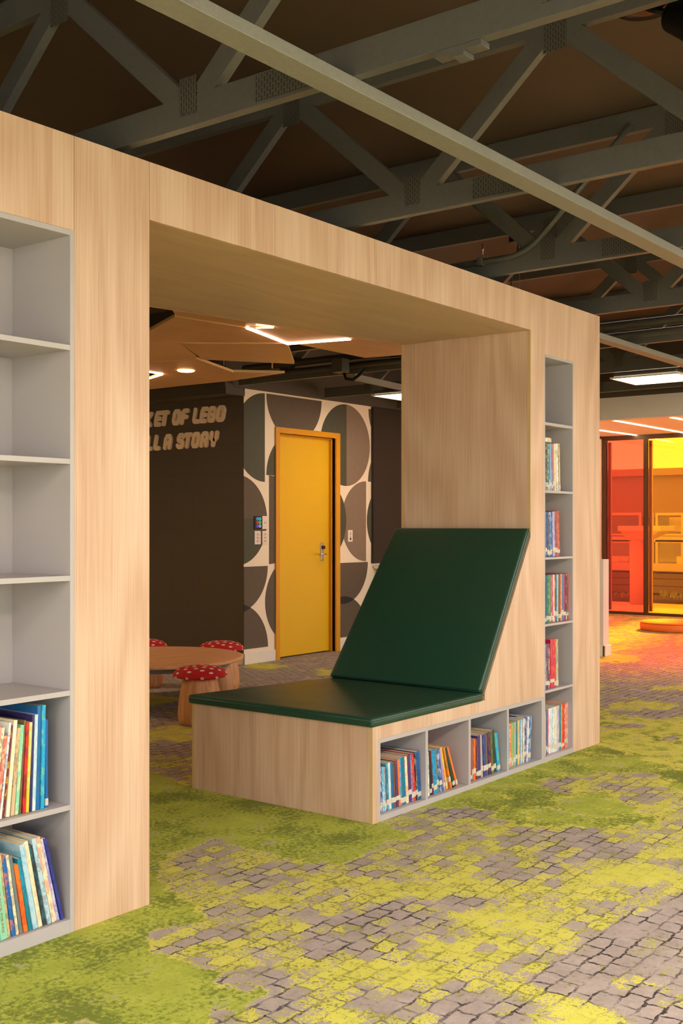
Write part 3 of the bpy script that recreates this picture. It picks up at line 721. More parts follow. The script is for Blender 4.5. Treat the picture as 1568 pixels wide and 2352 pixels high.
# inner pillar face, side panel, soffit, top, back, ends
bm = bmesh.new(); prism(bm, [(X1-T, Y0+T, 0), (X1, Y0+T, 0), (X1, yb(X1), 0), (X1-T, yb(X1-T), 0)], [(X1-T, Y0+T, 2.38), (X1, Y0+T, 2.38), (X1, yb(X1), 2.38), (X1-T, yb(X1-T), 2.38)]); part('side_panel', bm, M_WZ3)
bm = bmesh.new(); xy(bm, [(X2, Y0+T), (X2+T, Y0+T), (X2+T, yb(X2+T)-T), (X2, yb(X2)-T)], .397, 2.2125); part('side_panel', bm, M_WZ3)
bm = bmesh.new(); xy(bm, [(X1, Y0+T), (X2+T, Y0+T), (X2+T, yb(X2+T)-T), (X1, yb(X1)-T)], 2.2125, 2.2305); part('soffit', bm, M_WX)
bm = bmesh.new(); xy(bm, [(XS, Y0+T), (X3, Y0+T), (X3, yb(X3)-T), (XS, yb(XS)-T)], 2.382, 2.4); part('top_board', bm, M_WX)
bm = bmesh.new(); xy(bm, [(X3-T, Y0+T), (X3, Y0+T), (X3, yb(X3)-T), (X3-T, yb(X3-T)-T)], 0, 2.382); part('end_panel', bm, M_WZ3)
bm = bmesh.new(); f0 = lambda x: yb(x)-T
for poly in ([(XS, 0), (X1, 0), (X1, 2.4), (XS, 2.4)], [(X1, 2.2125), (X2, 2.2125), (X2, 2.4), (X1, 2.4)], [(X2, 0), (X3, 0), (X3, 2.4), (X2, 2.4)], [(3.722, 0), (X2, 0), (X2, .397), (3.722, .397)], [(4.6245, .397), (X2, .397), (X2, 1.165), (4.6245, .432)]):
    xz(bm, poly, f0, yb)
part('back_panel', bm, M_WZ3, bevel=0)
bm = bmesh.new(); xy(bm, [(3.722, Y0+T), (3.722+T, Y0+T), (3.722+T, yb(3.74)-T), (3.722, yb(3.722)-T)], 0, .397); part('bench_end', bm, M_WZ3)
bm = bmesh.new(); xy(bm, [(3.74, Y0+T), (X2, Y0+T), (X2, yb(X2)-T), (3.74, yb(3.74)-T)], .379, .397); part('bench_top', bm, M_WX)
bm = bmesh.new(); xz(bm, [(4.6245, .397), (4.66, .397), (X2, 1.10), (X2, 1.165), (4.6245, .432)], Y0+T, f0); part('sloped_support', bm, M_WZ3)
# lighter ply edges
part('ply_edge', B((X2-.0006, X2, Y0, Y0+T, 1.165, 2.2125), (X2-.0006, X2, yb(X2)-T, yb(X2), 1.165, 2.2125), (3.7214, 3.722, Y0, Y0+T, 0, .397), (3.7214, 3.722, yb(3.722)-T, yb(3.722), 0, .397)), M_WEDGE, bevel=0)

# grey carcasses (part) with their boards (sub-parts)
def carcass(name, ow, outer, boards, uprights, depth, back=True):
    c = part(name, outer, M_GREY, bevel=.0008)
    for b_ in boards: obj('shelf_board', B(b_), M_GREY, parent=c, bevel=.0008)
    for u in uprights: obj('divider', B(u), M_GREY, parent=c, bevel=.0008)
    return c
D = .283; ya, yz = Y0-.0004, Y0+D
ZB = [(1.751, 1.767), (1.409, 1.425), (1.058, 1.074), (.713, .729), (.369, .385)]
carcass('left_shelf_carcass', None, B((2.176, 2.1915, ya, yz, 0, 2.114), (XS, XS+.016, ya, yz, 0, 2.114), (XS+.016, 2.176, ya, yz, 2.097, 2.1135), (XS+.016, 2.176, ya, yz, 0, .041), (XS, 2.1915, yz, yz+.01, 0, 2.114)),
        [(XS+.016, 2.176, ya+.0005, yz, a, b_) for a, b_ in ZB], [], D)
carcass('tall_shelf_carcass', None, B((5.225, 5.236, ya, yz, .342, 2.108), (5.553, 5.566, ya, yz, 0, 2.108), (5.236, 5.553, ya, yz, 2.094, 2.108), (5.236, 5.553, ya, yz, 0, .026), (5.2251, 5.566, yz, yz+.01, 0, 2.108)),
        [(5.236, 5.553, ya+.0005, yz, a, b_) for a, b_ in [(1.743, 1.759), (1.393, 1.406), (1.047, 1.059), (.701, .713), (.356, .369)]], [], D)
carcass('bench_shelf_carcass', None, B((3.759, 3.776, ya, yz, 0, .342), (5.197, 5.236, ya, yz, 0, .342), (3.776, 5.197, ya, yz, .324, .342), (3.776, 5.197, ya, yz, 0, .024), (3.76, 5.224, yz, yz+.01, 0, .342)),
        [], [(4.116, 4.135, ya+.0005, yz, .024, .324), (4.477, 4.497, ya+.0005, yz, .024, .324), (4.838, 4.856, ya+.0005, yz, .024, .324)], D)

# cushions
def cushion(name, quad_top, nrm, th, label):
    """padded slab: quad (4 points, inner face) thickened along nrm, edges rolled, slightly crowned"""
    bm = bmesh.new(); n = 26
    A, Bq, Cq, Dq = [Vector(p) for p in quad_top]; nrm = Vector(nrm).normalized()
    def P(u, v): return A.lerp(Bq, u).lerp(Dq.lerp(Cq, u), v)
    top = []; bot = []
    for i in range(n+1):
        rt, rb = [], []
        for j in range(n+1):
            u, v = i/n, j/n
            e = min(u, 1-u, v, 1-v)
            crown = .006*min(1, e*7)*(.6+.4*math.sin(PI*u)*math.sin(PI*v))
            rt.append(bm.verts.new(P(u, v)+nrm*(th-.006+crown))); rb.append(bm.verts.new(P(u, v)))
        top.append(rt); bot.append(rb)
    for i in range(n):
        for j in range(n):
            bm.faces.new([top[i][j], top[i+1][j], top[i+1][j+1], top[i][j+1]]); bm.faces.new([bot[i][j+1], bot[i+1][j+1], bot[i+1][j], bot[i][j]])
    rim = [(i, 0) for i in range(n)]+[(n, j) for j in range(n)]+[(i, n) for i in range(n, 0, -1)]+[(0, j) for j in range(n, 0, -1)]
    for k, (i, j) in enumerate(rim):
        i2, j2 = rim[(k+1) % len(rim)]
        bm.faces.new([top[i][j], top[i2][j2], bot[i2][j2], bot[i][j]])
    loc = tuple((A+Bq+Cq+Dq)/4)
    t = thing(name, label, 'cushion', loc)
    o = obj('pad', bm, M_GREEN, parent=t, bevel=.011, seg=4, smooth=True)
    # seam near the outer edge
    bm = bmesh.new(); e = .0035; pts = []
    for u, v in ((e, e), (1-e, e), (1-e, 1-e), (e, 1-e)):
        pts.append(P(u, v)+nrm*(th*.62))
    c = sum(pts, Vector())/4
    tube(bm, [p+(p-c).normalized()*.0055 for p in pts], .0016, 6, closed=True)
    obj('seam', bm, M_GREEN, parent=t, smooth=True)
    return t
ZS = .397
cushion('seat_cushion', [(3.703, Y0-.012, ZS), (4.590, Y0-.012, ZS), (4.590, yb(4.590)+.008, ZS), (3.703, yb(3.703)+.008, ZS)], (0, 0, 1), .046, 'long dark green padded seat cushion on the bench')
sd = Vector((.4535, 0, .733)).normalized(); nn = Vector((-sd.z, 0, sd.x))
p1 = Vector((4.612, 0, .449))+sd*.872; p0 = Vector((4.612, 0, .449))-sd*.027
def Q(p, y): return (p.x, y, p.z)
cushion('back_cushion', [Q(p0, Y0-.008), Q(p1, Y0-.008), Q(p1, yb(p1.x)+.01), Q(p0, yb(p0.x)+.01)], nn, .05, 'tall dark green padded back cushion leaning on the sloped support')

# ================================================================ BOOKS
CW = dict(navy=(28, 40, 96), blue=(24, 98, 168), sky=(92, 178, 214), teal=(20, 120, 136), cyan=(16, 158, 204), red=(204, 44, 40), crimson=(196, 22, 66), maroon=(110, 32, 40), orange=(232, 118, 40), coral=(226, 108, 92),
          cream=(236, 220, 184), white=(232, 232, 228), tan=(204, 176, 136), brown=(118, 82, 54), purple=(74, 50, 112), lavender=(160, 148, 202), green=(40, 122, 66), lime=(150, 190, 60), darkgreen=(24, 70, 54), mint=(134, 206, 164),
          yellow=(236, 196, 60), grey=(120, 120, 120), charcoal=(48, 50, 54), black=(24, 24, 26), pink=(226, 130, 150), magenta=(190, 50, 120), indigo=(52, 58, 140), olive=(110, 112, 60), paleblue=(178, 208, 222), rust=(160, 66, 44))
WORD = dict(paleblue='pale blue', darkgreen='dark green')
def bookmat(c1, c2, seed, band):
    k = 'cover_%s_%s_%d' % (c1, c2, seed % 5)
    if k in _m: return _m[k]
    m, nt, b = newmat(k); L = nt.links.new
    tc = N(nt, 'ShaderNodeTexCoord'); mp = N(nt, 'ShaderNodeMapping'); mp.inputs['Scale'].default_value = (60, 10, 26+8*(seed % 3)); mp.inputs['Location'].default_value = (seed*1.7, seed*.9, seed*2.3)
    L(tc.outputs['Object'], mp.inputs['Vector'])
    n = N(nt, 'ShaderNodeTexNoise'); n.inputs['Scale'].default_value = 1; n.inputs['Detail'].default_value = 3; n.inputs['Roughness'].default_value = .7; L(mp.outputs[0], n.inputs['Vector'])
    r = N(nt, 'ShaderNodeMapRange'); r.inputs['From Min'].default_value = .5; r.inputs['From Max'].default_value = .56; L(n.outputs['Fac'], r.inputs['Value'])
    mx = N(nt, 'ShaderNodeMix', data_type='RGBA'); mx.inputs[6].default_value = lin(CW[c1]); mx.inputs[7].default_value = lin(CW[c2])
    g = N(nt, 'ShaderNodeMath', operation='MULTIPLY'); g.inputs[1].default_value = band; L(r.outputs[0], g.inputs[0]); L(g.outputs[0], mx.inputs[0])
    L(mx.outputs[2], b.inputs['Base Color']); b.inputs['Roughness'].default_value = .34
    _m[k] = m; return m
used = {}
def book(x, y, z, w, h, d, ang, mir, c1, c2, lab, label, group, cat='book', band=.55):
    """origin at the bottom corner it pivots on; spine faces -Y"""
    t = thing('book', label, cat, (x, y, z), (0, ang, 0), group)
    t['_o'] = (0, 0, 0); t['_w'] = (0, 0, 0)
    a = -w if mir else 0.; b_ = 0. if mir else w
    c = min(.0022, w*.2)
    m = bookmat(c1, c2, random.randrange(99), band)
    bm = B((a, a+c, .001, d, 0, h), (b_-c, b_, .001, d, 0, h), (a, b_, 0, .0022, 0, h))
    obj('cover', bm, m, parent=t, bevel=.0006 if w > .008 else 0, seg=1)
    obj('pages', B((a+c, b_-c, .0022, d-.003, .0015, h-.0008)), M_PAGES, parent=t)
    if lab:
        z0 = .006+random.random()*.03; hh = .017+random.random()*.009
        obj('spine_label', B((a-.0005, b_+.0005, -.0006, min(.02, d*.2), z0, z0+hh)), M_LABEL, parent=t)
    return t
def row(cell, start, zf, items, angs, mir=False, y=None, depth=.2, labels=True, group=None, end=None):
    """items listed left to right: (colour, second colour, width mm, height mm, [description]); leaning left unless mir"""
    n = len(items); names = []
    for it in items:
        nm = WORD.get(it[0], it[0]); w_, h_ = it[2], it[3]
        names.append(it[4] if len(it) > 4 and it[4] else nm)
    order = list(range(n)) if not mir else list(range(n-1, -1, -1))
    if end is not None: xe = end if end < 20 else ray(end, 1500)[0]/ray(end, 1500)[1]*(Y0+.022)
    lo_, hi_ = .5, 2.2
    for it_ in range(24 if end is not None else 1):
      sc_ = (lo_+hi_)/2 if end is not None else 1.
      xs_ = []; x = start; prev = None
      for k in order:
        it = items[k]; w = it[2]/1000*sc_; h = it[3]/1000; a = math.radians(angs[k] if isinstance(angs, (list, tuple)) else angs)
        if prev is not None:
            pw, ph, pa = prev; zt = min(h*math.cos(a), ph*math.cos(pa))
            step = pw/math.cos(pa)+(zt*(math.tan(a)-math.tan(pa)) if a > pa else 0)+.0006
            x = x-step if mir else x+step
        xs_.append((k, x, a)); prev = (w, h, a)
      if end is not None:
        if (x+w > xe if not mir else x-w < xe): hi_ = sc_
        else: lo_ = sc_
    for k, x, a in xs_:
        it = items[k]; w = it[2]/1000*sc_; h = it[3]/1000
        L_, R_ = (names[k-1] if k else None), (names[k+1] if k < n-1 else None)
        sz = 'thick ' if w >= .02 else ('slim ' if w <= .009 else '')
        base = sz+names[k]+' book'
        if L_ and R_: lab = '%s between %s and %s ones, %s' % (base, L_, R_, cell)
        elif R_: lab = '%s starting the row, %s' % (base, cell)
        else: lab = '%s ending the row, %s' % (base, cell)
        if lab in used:
            used[lab] += 1; lab = '%s, number %d from the left, %s' % (base, k+1, cell)
        used[lab] = used.get(lab, 0)+1
        book(x, (y or Y0+.022)+random.uniform(0, .006), zf+.0004, w, h, min(depth, .27)*(.92+.08*random.random()), (a if mir else -a), mir, it[0], it[1], (it[5] if len(it) > 5 else labels), lab, group)
def ramp_a(n, a, b_): return [a+(b_-a)*i/max(1, n-1) for i in range(n)]
FL = .0245
c1 = [('charcoal','olive',12,187),('navy','blue',13,188),('indigo','white',9,186,'dark indigo'),('sky','white',15,188),('coral','indigo',7,186),('teal','sky',12,199),('paleblue','white',15,198),('blue','teal',11,196),('brown','charcoal',11,196),
      ('purple','brown',13,200),('orange','coral',10,202),('cyan','pink',13,203),('teal','blue',20,203,'deep teal'),('cream','orange',14,204),('purple','maroon',16,207,'dark purple'),('lavender','charcoal',8,206),('red','coral',13,209),('charcoal','tan',8,208,'black and tan'),('blue','navy',19,212,'bright blue')]
row('leftmost bench cubby', 3.7775, FL, c1, ramp_a(19, 2.2, 5.6), group='books in the leftmost bench cubby', end=968)
c2 = [('blue','sky',14,196),('white','teal',19,196,'white and teal'),('charcoal','black',10,196),('maroon','indigo',8,196),('cyan','blue',22,199,'bright blue'),('grey','teal',13,196),('blue','white',16,195,'patterned blue'),('lavender','pink',10,197),('yellow','orange',12,204),('orange','green',11,203,'amber'),('darkgreen','black',13,203),('orange','coral',11,208,'plain orange')]
row('second bench cubby', 4.1365, FL, c2, [1.5, 3, 5, 6, 7, 8.5, 10, 12, 15, 18, 21, 24], group='books in the second bench cubby', end=1053)
c3 = [('navy','cyan',19,196),('red','brown',10,192),('grey','brown',9,191),('orange','red',11,192),('maroon','grey',8,192),('purple','indigo',15,203),('tan','lavender',11,203),('indigo','teal',14,203),('brown','teal',11,205),('navy','red',13,205,'second navy'),('olive','charcoal',12,208),('darkgreen','black',16,208),('cyan','lime',16,190)]
row('third bench cubby', 4.4985, FL, c3, [0, .5, .5, .5, 1, 2, 3.4, 4, 4.6, 5, 5.6, 6.2, 9.5], group='books in the third bench cubby', end=1151)
c4 = [('lavender','magenta',11,214),('paleblue','white',9,216),('cyan','blue',14,216),('cream','indigo',9,217),('orange','red',10,218),('lime','yellow',10,219),('sky','coral',11,220),('tan','orange',9,221),('teal','green',12,222),('yellow','sky',10,222),('lavender','white',12,222,'pale lavender'),('paleblue','sky',11,223,'light blue'),('green','cream',10,224),
      ('white','orange',10,224),('indigo','white',15,228),('white','lavender',10,228,'white and lilac'),('blue','white',24,228,'wide blue')]
row('fourth bench cubby', 5.125, FL, c4, [0]*13+[1, 2.5, 3.2, 3.8], mir=True, group='books in the fourth bench cubby', end=4.8575)
c5 = [('indigo','charcoal',12,226),('green','yellow',12,228),('yellow','olive',9,229),('blue','darkgreen',8,230),('magenta','lavender',12,230),('white','pink',16,236,'off white'),('paleblue','white',14,238),('white','sky',13,238),('cream','yellow',13,239),('paleblue','orange',10,240,'second pale blue'),('lavender','cream',13,240),('teal','cyan',15,241),('orange','yellow',10,241),('red','coral',15,241),('coral','cream',12,241),('tan','pink',10,241),('pink','white',12,241)]
row('tall shelf, lowest tier', 5.2365, .0265, c5, 0, group='books at the foot of the tall shelf', end=1307)
c6 = [('yellow','orange',11,228),('sky','cream',12,228),('lavender','white',9,230),('purple','tan',12,236),('maroon','purple',11,236),('purple','cream',12,236,'plum'),('crimson','coral',30,255),('red','orange',14,254),('tan','teal',18,250)]
row('tall shelf, second tier up', 5.2365, .3695, c6, [0, 0, 0, 0, 0, 0, .3, .5, 1], group='books on the second tier of the tall shelf', end=1284)
c7 = []
for k, (a, b_) in enumerate([('rust','orange'),('coral','pink'),('blue','cyan'),('navy','blue'),('teal','green'),('green','mint'),('olive','teal'),('rust','tan'),('magenta','pink'),('cream','orange'),('maroon','pink'),('teal','sky'),('paleblue','cream'),('brown','red'),('orange','yellow'),('blue','teal'),('crimson','blue'),('navy','rust'),('darkgreen','white'),('red','orange')]):
    c7.append((a, b_, 12, 250+(k % 3)))
row('tall shelf, third tier up', 5.2365, .7135, c7, 0, group='books on the third tier of the tall shelf', end=1305.5)
c8 = [('red','coral',13,232),('olive','green',18,233),('blue','navy',14,236),('navy','teal',12,236),('darkgreen','cream',11,236),('blue','paleblue',13,236,'second blue'),('lavender','paleblue',16,238),('maroon','pink',16,240),('rust','orange',22,242)]
row('tall shelf, fourth tier up', 5.2365, 1.0595, c8, ramp_a(9, .2, 2.6), group='books on the fourth tier of the tall shelf', end=1287)
c9 = [('lime','cream',11,247),('cream','tan',9,247),('paleblue','lavender',14,247),('darkgreen','yellow',10,245),('teal','white',14,245),('sky','red',12,246),('blue','sky',12,246),('coral','teal',11,247),('cream','lime',11,250,'second cream'),('white','green',13,252,'white and green'),('tan','olive',10,252)]
row('tall shelf, fifth tier up', 5.2365, 1.4065, c9, ramp_a(11, .2, 2.4), group='books on the fifth tier of the tall shelf', end=1287)
tb = thing('book', 'small off-white book laid flat on top of the fifth tier row', 'book', (5.285, Y0+.03, 1.662)); tb['_o'] = (0, 0, 0); tb['_w'] = (0, 0, 0)
obj('cover', B((0, .078, 0, .15, 0, .002), (0, .078, 0, .15, .02, .022), (0, .078, 0, .002, .002, .02)), bookmat('cream', 'charcoal', 3, .5), parent=tb); obj('pages', B((.002, .076, .002, .148, .002, .02)), M_PAGES, parent=tb)
# left shelf, fifth tier (leaning right at the left side) and bottom tier (leaning left)
c10 = [('red','navy',9,196),('maroon','cream',8,214,'dark red'),('cream','sky',9,236),('maroon','yellow',8,222),('cream','blue',9,250,'cream and blue'),('tan','yellow',7,256),('red','white',12,268,'wide red'),('cream','black',12,262,'cream and black'),('coral','cream',12,236),('white','blue',7,272),('maroon','yellow',8,262,'patterned maroon'),
       ('cream','white',12,276,'plain cream'),('tan','brown',12,252),('mint','cream',12,258),('brown','olive',7,270),('red','black',9,262,'checked red'),('yellow','cream',9,262),('navy','purple',8,282),('paleblue','white',11,282),('blue','teal',14,306,'tall blue'),('cyan','mint',12,306,'tall cyan')]
row('left case, fifth shelf', 2.100, .3855, c10, [12, 11.5, 11, 10.5, 10, 9.5, 9, 8.4, 7.6, 7, 6.4, 5.8, 5, 4.4, 3.8, 3.2, 2.8, 2.2, 2, 1.4, 1], mir=True, depth=.235, labels=False, group='books on the fifth shelf of the left case')
book(2.108, Y0+.03, .3855, .010, .262, .20, 0, False, 'blue', 'blue', True, 'slim blue book with white top standing last on the fifth shelf of the left case', 'books on the fifth shelf of the left case')
c11 = [('white','green',12,232),('crimson','white',8,236),('paleblue','lime',13,244),('lime','cream',8,246),('sky','blue',9,236),('mint','white',20,252,'mint craft'),('tan','green',8,246),('blue','orange',11,238),('cream','grey',8,240),('grey','teal',9,236),('orange','red',12,206),('teal','cyan',10,222),('paleblue','sky',14,262,'tall pale blue'),('cream','tan',12,268),('charcoal','teal',10,250),
       ('paleblue','grey',12,272,'grey blue'),('cream','coral',13,272,'second cream'),('lavender','white',9,264),('indigo','navy',9,264)]
row('left case, bottom shelf', 1.868, .0415, c11, ramp_a(19, 4.5, 14.0), depth=.255, labels=False, group='books on the bottom shelf of the left case', end=2.165, y=Y0+.012)
# the readable title on the mint book
mint = [o for o in bpy.data.objects if o.get('label', '').find('mint craft book') >= 0 and o.get('category')]
if mint:
    cu = bpy.data.curves.new('spine_title', 'FONT'); cu.body = 'ULTIMATE CRAFT BOOK FOR KIDS'; cu.size = .0105; cu.extrude = .0002; cu.align_x = 'CENTER'; cu.align_y = 'CENTER'
    o = bpy.data.objects.new('spine_title', cu); COL.objects.link(o); 
    dg = bpy.context.evaluated_depsgraph_get(); me = bpy.data.meshes.new_from_object(o.evaluated_get(dg)); bpy.data.objects.remove(o)
    me.materials.clear(); me.materials.append(plain('title_red', (150, 66, 74), .6))
    w_ = max(v.co.x for v in me.vertices)-min(v.co.x for v in me.vertices); s_ = .215/w_
    o = bpy.data.objects.new('spine_title', me); COL.objects.link(o); o.parent = mint[0]
    # reads top to bottom on the spine
    o.rotation_euler = (PI/2, PI/2, 0); o.scale = (s_, 1, 1); o.location = (.010, -.0006, .128)
    for c in mint[0].children:
        if c.name.startswith('cover'): c.data.materials[0] = bookmat('mint', 'white', 1, .15)

# ================================================================ TABLE AND TOADSTOOLS
M_TW = wood('round_table_ply', (236, 184, 132), (212, 152, 104), 'X', off=2, scale=2)
M_LW = wood('solid_pine', (228, 174, 118), (190, 124, 72), 'Z', off=1, scale=5, ring=26, fine=.7)
TCx, TCy = 5.36, 5.74
t = thing('low_round_table', 'low round wooden play table on thick wooden legs behind the opening', 'table', (TCx, TCy, 0))
bm = bmesh.new(); lathe(bm, [(.585, .298), (.6, .303), (.603, .312), (.6, .321), (.585, .326), (.3, .327)], (TCx, TCy, 0), 72); obj('table_top', bm, M_TW, parent=t)
bm = bmesh.new(); lathe(bm, [(.50, .262), (.51, .266), (.51, .2975)], (TCx, TCy, 0), 64); obj('apron', bm, plain('blue_grey_board', (116, 122, 132), .5), parent=t)
for k, (dx, dy) in enumerate(((.36, -.27), (.16, .42), (-.42, .04))):
    bm = bmesh.new(); lathe(bm, [(.07, 0), (.082, .01), (.088, .06), (.086, .13), (.074, .21), (.060, .261)], (TCx+dx, TCy+dy, 0), 36); obj('leg', bm, M_LW, parent=t)
M_RED = plain('red_cotton', (196, 14, 26), .8, bump=.2, nscale=300); M_DOT = plain('white_dot', (236, 214, 196), .8)
def stool_parts(t):
    bm = bmesh.new(); lathe(bm, [(.122, 0), (.131, .008), (.137, .05), (.134, .12), (.122, .20), (.108, .262), (.102, .288)], (0, 0, 0), 48); obj('stem', bm, M_LW, parent=t, local=True)
    prof = lambda a: (.168*math.cos(a)**.75 if a < PI/2-.01 else .002, .300+.058*math.sin(a))
    bm = bmesh.new(); pr = [(.10, .286), (.135, .285), (.158, .290), (.167, .2965)]+[prof(a*PI/2/14) for a in range(15)]
    lathe(bm, pr, (0, 0, 0), 56); cap = obj('cap', bm, M_RED, parent=t, local=True)
    bm = bmesh.new(); n = 32; ga = PI*(3-5**.5)
    for i in range(n):
        rr = .163*math.sqrt((i+.5)/n); th = i*ga
        def surf(x, y):
            r = min(math.hypot(x, y), .1675); c_ = (r/.168)**(1/.75); a = math.acos(min(1, c_)); return .300+.058*math.sin(a)
        cxx, cyy = rr*math.cos(th), rr*math.sin(th); s = .0145
        e1 = Vector((math.cos(th), math.sin(th), 0)); e2 = Vector((-math.sin(th), math.cos(th), 0)); sq = max(.35, math.sqrt(max(0.05, 1-(rr/.17)**2)))
        vs_ = []
        for k in range(12):
            p_ = Vector((cxx, cyy, 0))+e1*s*sq*math.cos(k*PI/6)+e2*s*math.sin(k*PI/6)
            vs_.append(bm.verts.new((p_.x, p_.y, surf(p_.x, p_.y)+.0012)))
        c_ = bm.verts.new((cxx, cyy, surf(cxx, cyy)+.0014))
        for k in range(12): bm.faces.new([vs_[k], vs_[(k+1) % 12], c_]).smooth = True
    # a lower ring of dots on the rolled rim
    for k in range(11):
        th = k*2*PI/11
        e1 = Vector((math.cos(th), math.sin(th), 0)); e2 = Vector((-math.sin(th), math.cos(th), 0)); c0 = e1*.1672+Vector((0, 0, .298))
        vs_ = [bm.verts.new(c0+e2*.011*math.cos(q*PI/5)+Vector((0, 0, .008*math.sin(q*PI/5)))+e1*(.0014-.0015*abs(math.sin(q*PI/5)))) for q in range(10)]
        bm.faces.new(vs_)
    dots = obj('polka_dots', bm, M_DOT, local=True); dots.parent = cap; dots['kind'] = 'stuff'
fx, fy = onZ(460, 1650, 0)[0], onZ(460, 1650, 0)[1]
st = thing('toadstool_stool', 'toadstool stool with red dotted cap in front of the round table', 'stool', (4.955, 5.0, 0), group=None)
st['_o'] = (0, 0, 0); st['_w'] = (0, 0, 0); stool_parts(st)
def copy_tree(o, parent=None):
    c = o.copy(); COL.objects.link(c)
    if parent: c.parent = parent
    for ch in list(o.children): copy_tree(ch, c)
    return c
def posz(px, z): u = (px-784)/FPX; return (FW[0]*z+RT[0]*u*z, FW[1]*z+RT[1]*u*z, 0)
st.location = posz(459.5, 6.95)
for loc, lab in ((posz(508, 8.42), 'toadstool stool behind the right edge of the round table'), (posz(333, 8.55), 'toadstool stool behind the table, mostly hidden by the left pillar')):
    c = copy_tree(st); c.location = loc; c['label'] = lab
for o in list(bpy.data.objects):
    if o.name.startswith('toadstool_stool'): o['group'] = 'red toadstool stools'

# ================================================================ VENEER CEILING PANELS (faceted)
def V3(px, py, Z): x, y = onZ(px, py, Z); return Vector((x, y, Z))
Zp = 2.38
PV = dict(a=(402, 725, 2.365), b=(566, 751, 2.39), c=(661, 788, 2.38), d=(415, 787.5, 2.40), e=(805, 777, 2.37), f=(677, 835, 2.37), g=(465, 825, 2.385), h=(452, 823, 2.38), i=(344, 832, 2.37),
          j=(388, 781, 2.40), k=(655, 857, 2.37), l=(530, 875, 2.37), m=(538, 854.5, 2.37), n=(412, 887, 2.37), o=(375, 857, 2.38), p=(250, 905, 2.37), q=(300, 850, 2.38), r=(250, 795, 2.37), s=(344, 757, 2.37),
          t=(393, 712, 2.365), u=(628, 749, 2.38), v=(838, 823.5, 2.365), w=(945, 815, 2.38), x=(960, 775, 2.38), y=(700, 700, 2.38), z=(430, 640, 2.37), A=(200, 770, 2.37))
PP = {k: V3(a, b_, z_) for k, (a, b_, z_) in PV.items()}
pan = [('tajbu' if False else 'tabuyz', 'veneer ceiling panel nearest the opening, mostly above the soffit edge'), ('sabjrA', 'kite shaped veneer ceiling panel right of the dark gap'), ('bcdj', 'narrow veneer ceiling panel bordered by the bright light line'),
       ('dcfg', 'long veneer ceiling panel above the dark slot'), ('rjdhi', 'veneer ceiling panel beside the left pillar'), ('ihmoq', 'veneer ceiling panel holding the round downlight'), ('omklnp'[:6], 'pointed lowest veneer ceiling panel along the dark bulkhead'),
       ('ceyub', 'veneer ceiling panel between the two bright light lines'), ('cvwxe', 'broad veneer ceiling panel right of the light lines, above the door')]
for kp_, (ks, lb) in enumerate(pan):
    pts = [PP[k]+Vector((0, 0, (0, -.006, .003, -.004, .002, -.005, .0, -.002, .004)[kp_])) for k in ks]; c = sum(pts, Vector())/len(pts)
    pts = [p+(c-p).normalized()*.005 for p in pts]
    bm = bmesh.new(); lo = [bm.verts.new(p) for p in pts]; hi = [bm.verts.new(p+Vector((0, 0, .018))) for p in pts]; n = len(pts)
    cl = bm.verts.new(c); ch = bm.verts.new(c+Vector((0, 0, .018)))
    for i in range(n):
        k = (i+1) % n
        bm.faces.new([lo[k], lo[i], cl]).material_index = 0; bm.faces.new([hi[i], hi[k], ch]).material_index = 0
        bm.faces.new([lo[i], lo[k], hi[k], hi[i]]).material_index = 1
    o = obj('ceiling_panel', bm, [M_PANEL, M_PEDGE], loc=tuple(c)); tag(o, lb, 'ceiling panel', 'faceted veneer ceiling panels')
M_LED = emit('led_strip_light', (255, 205, 172), 22)
def led(a, b_, lb, w=.009, up=-.008, mat=None):
    bm = bmesh.new(); a, b_ = Vector(a)+Vector((0, 0, up)), Vector(b_)+Vector((0, 0, up)); beam(bm, a, b_, w, .006, (0, 0, 1) if False else Vector((b_-a).cross(Vector((0, 0, 1)))).normalized())
    o = obj('led_strip', bm, mat or M_LED, loc=tuple((a+b_)/2)); tag(o, lb, 'light strip', 'bright linear ceiling lights')
led(PP['b'], PP['c'], 'slanting bright light line in the veneer ceiling, left of two')
led(PP['c'], PP['e'], 'bright light line in the veneer ceiling running right to the soffit')
led(V3(588, 750, 2.38), PP['u'], 'short bright light line at the edge of the soffit')
led(V3(300, 845, 2.378), V3(373, 857.5, 2.378), 'upper arm of the small light chevron by the left pillar')
led(V3(300, 880, 2.376), V3(373, 858, 2.376), 'lower arm of the small light chevron by the left pillar')
c = V3(427, 850, 2.372)
t = thing('downlight', 'round glowing downlight set in the veneer ceiling', 'downlight', tuple(c))
bm = bmesh.new(); lathe(bm, [(.05, -.012), (.062, -.008), (.064, .0)], tuple(c), 32); obj('lens', bm, emit('warm_downlight', (255, 190, 120), 14), parent=t)
for px, py in ((513, 838), (625, 840)):
    p = V3(px, py+6, 2.39); bm = bmesh.new(); tube(bm, [p, p+Vector((0, 0, .2))], .006, 8)
    tag(obj('panel_hanger', bm, M_STEEL, loc=tuple(p)), 'steel hanger %s above the pointed veneer panel' % ('on the left' if px < 600 else 'on the right'), 'hanger')

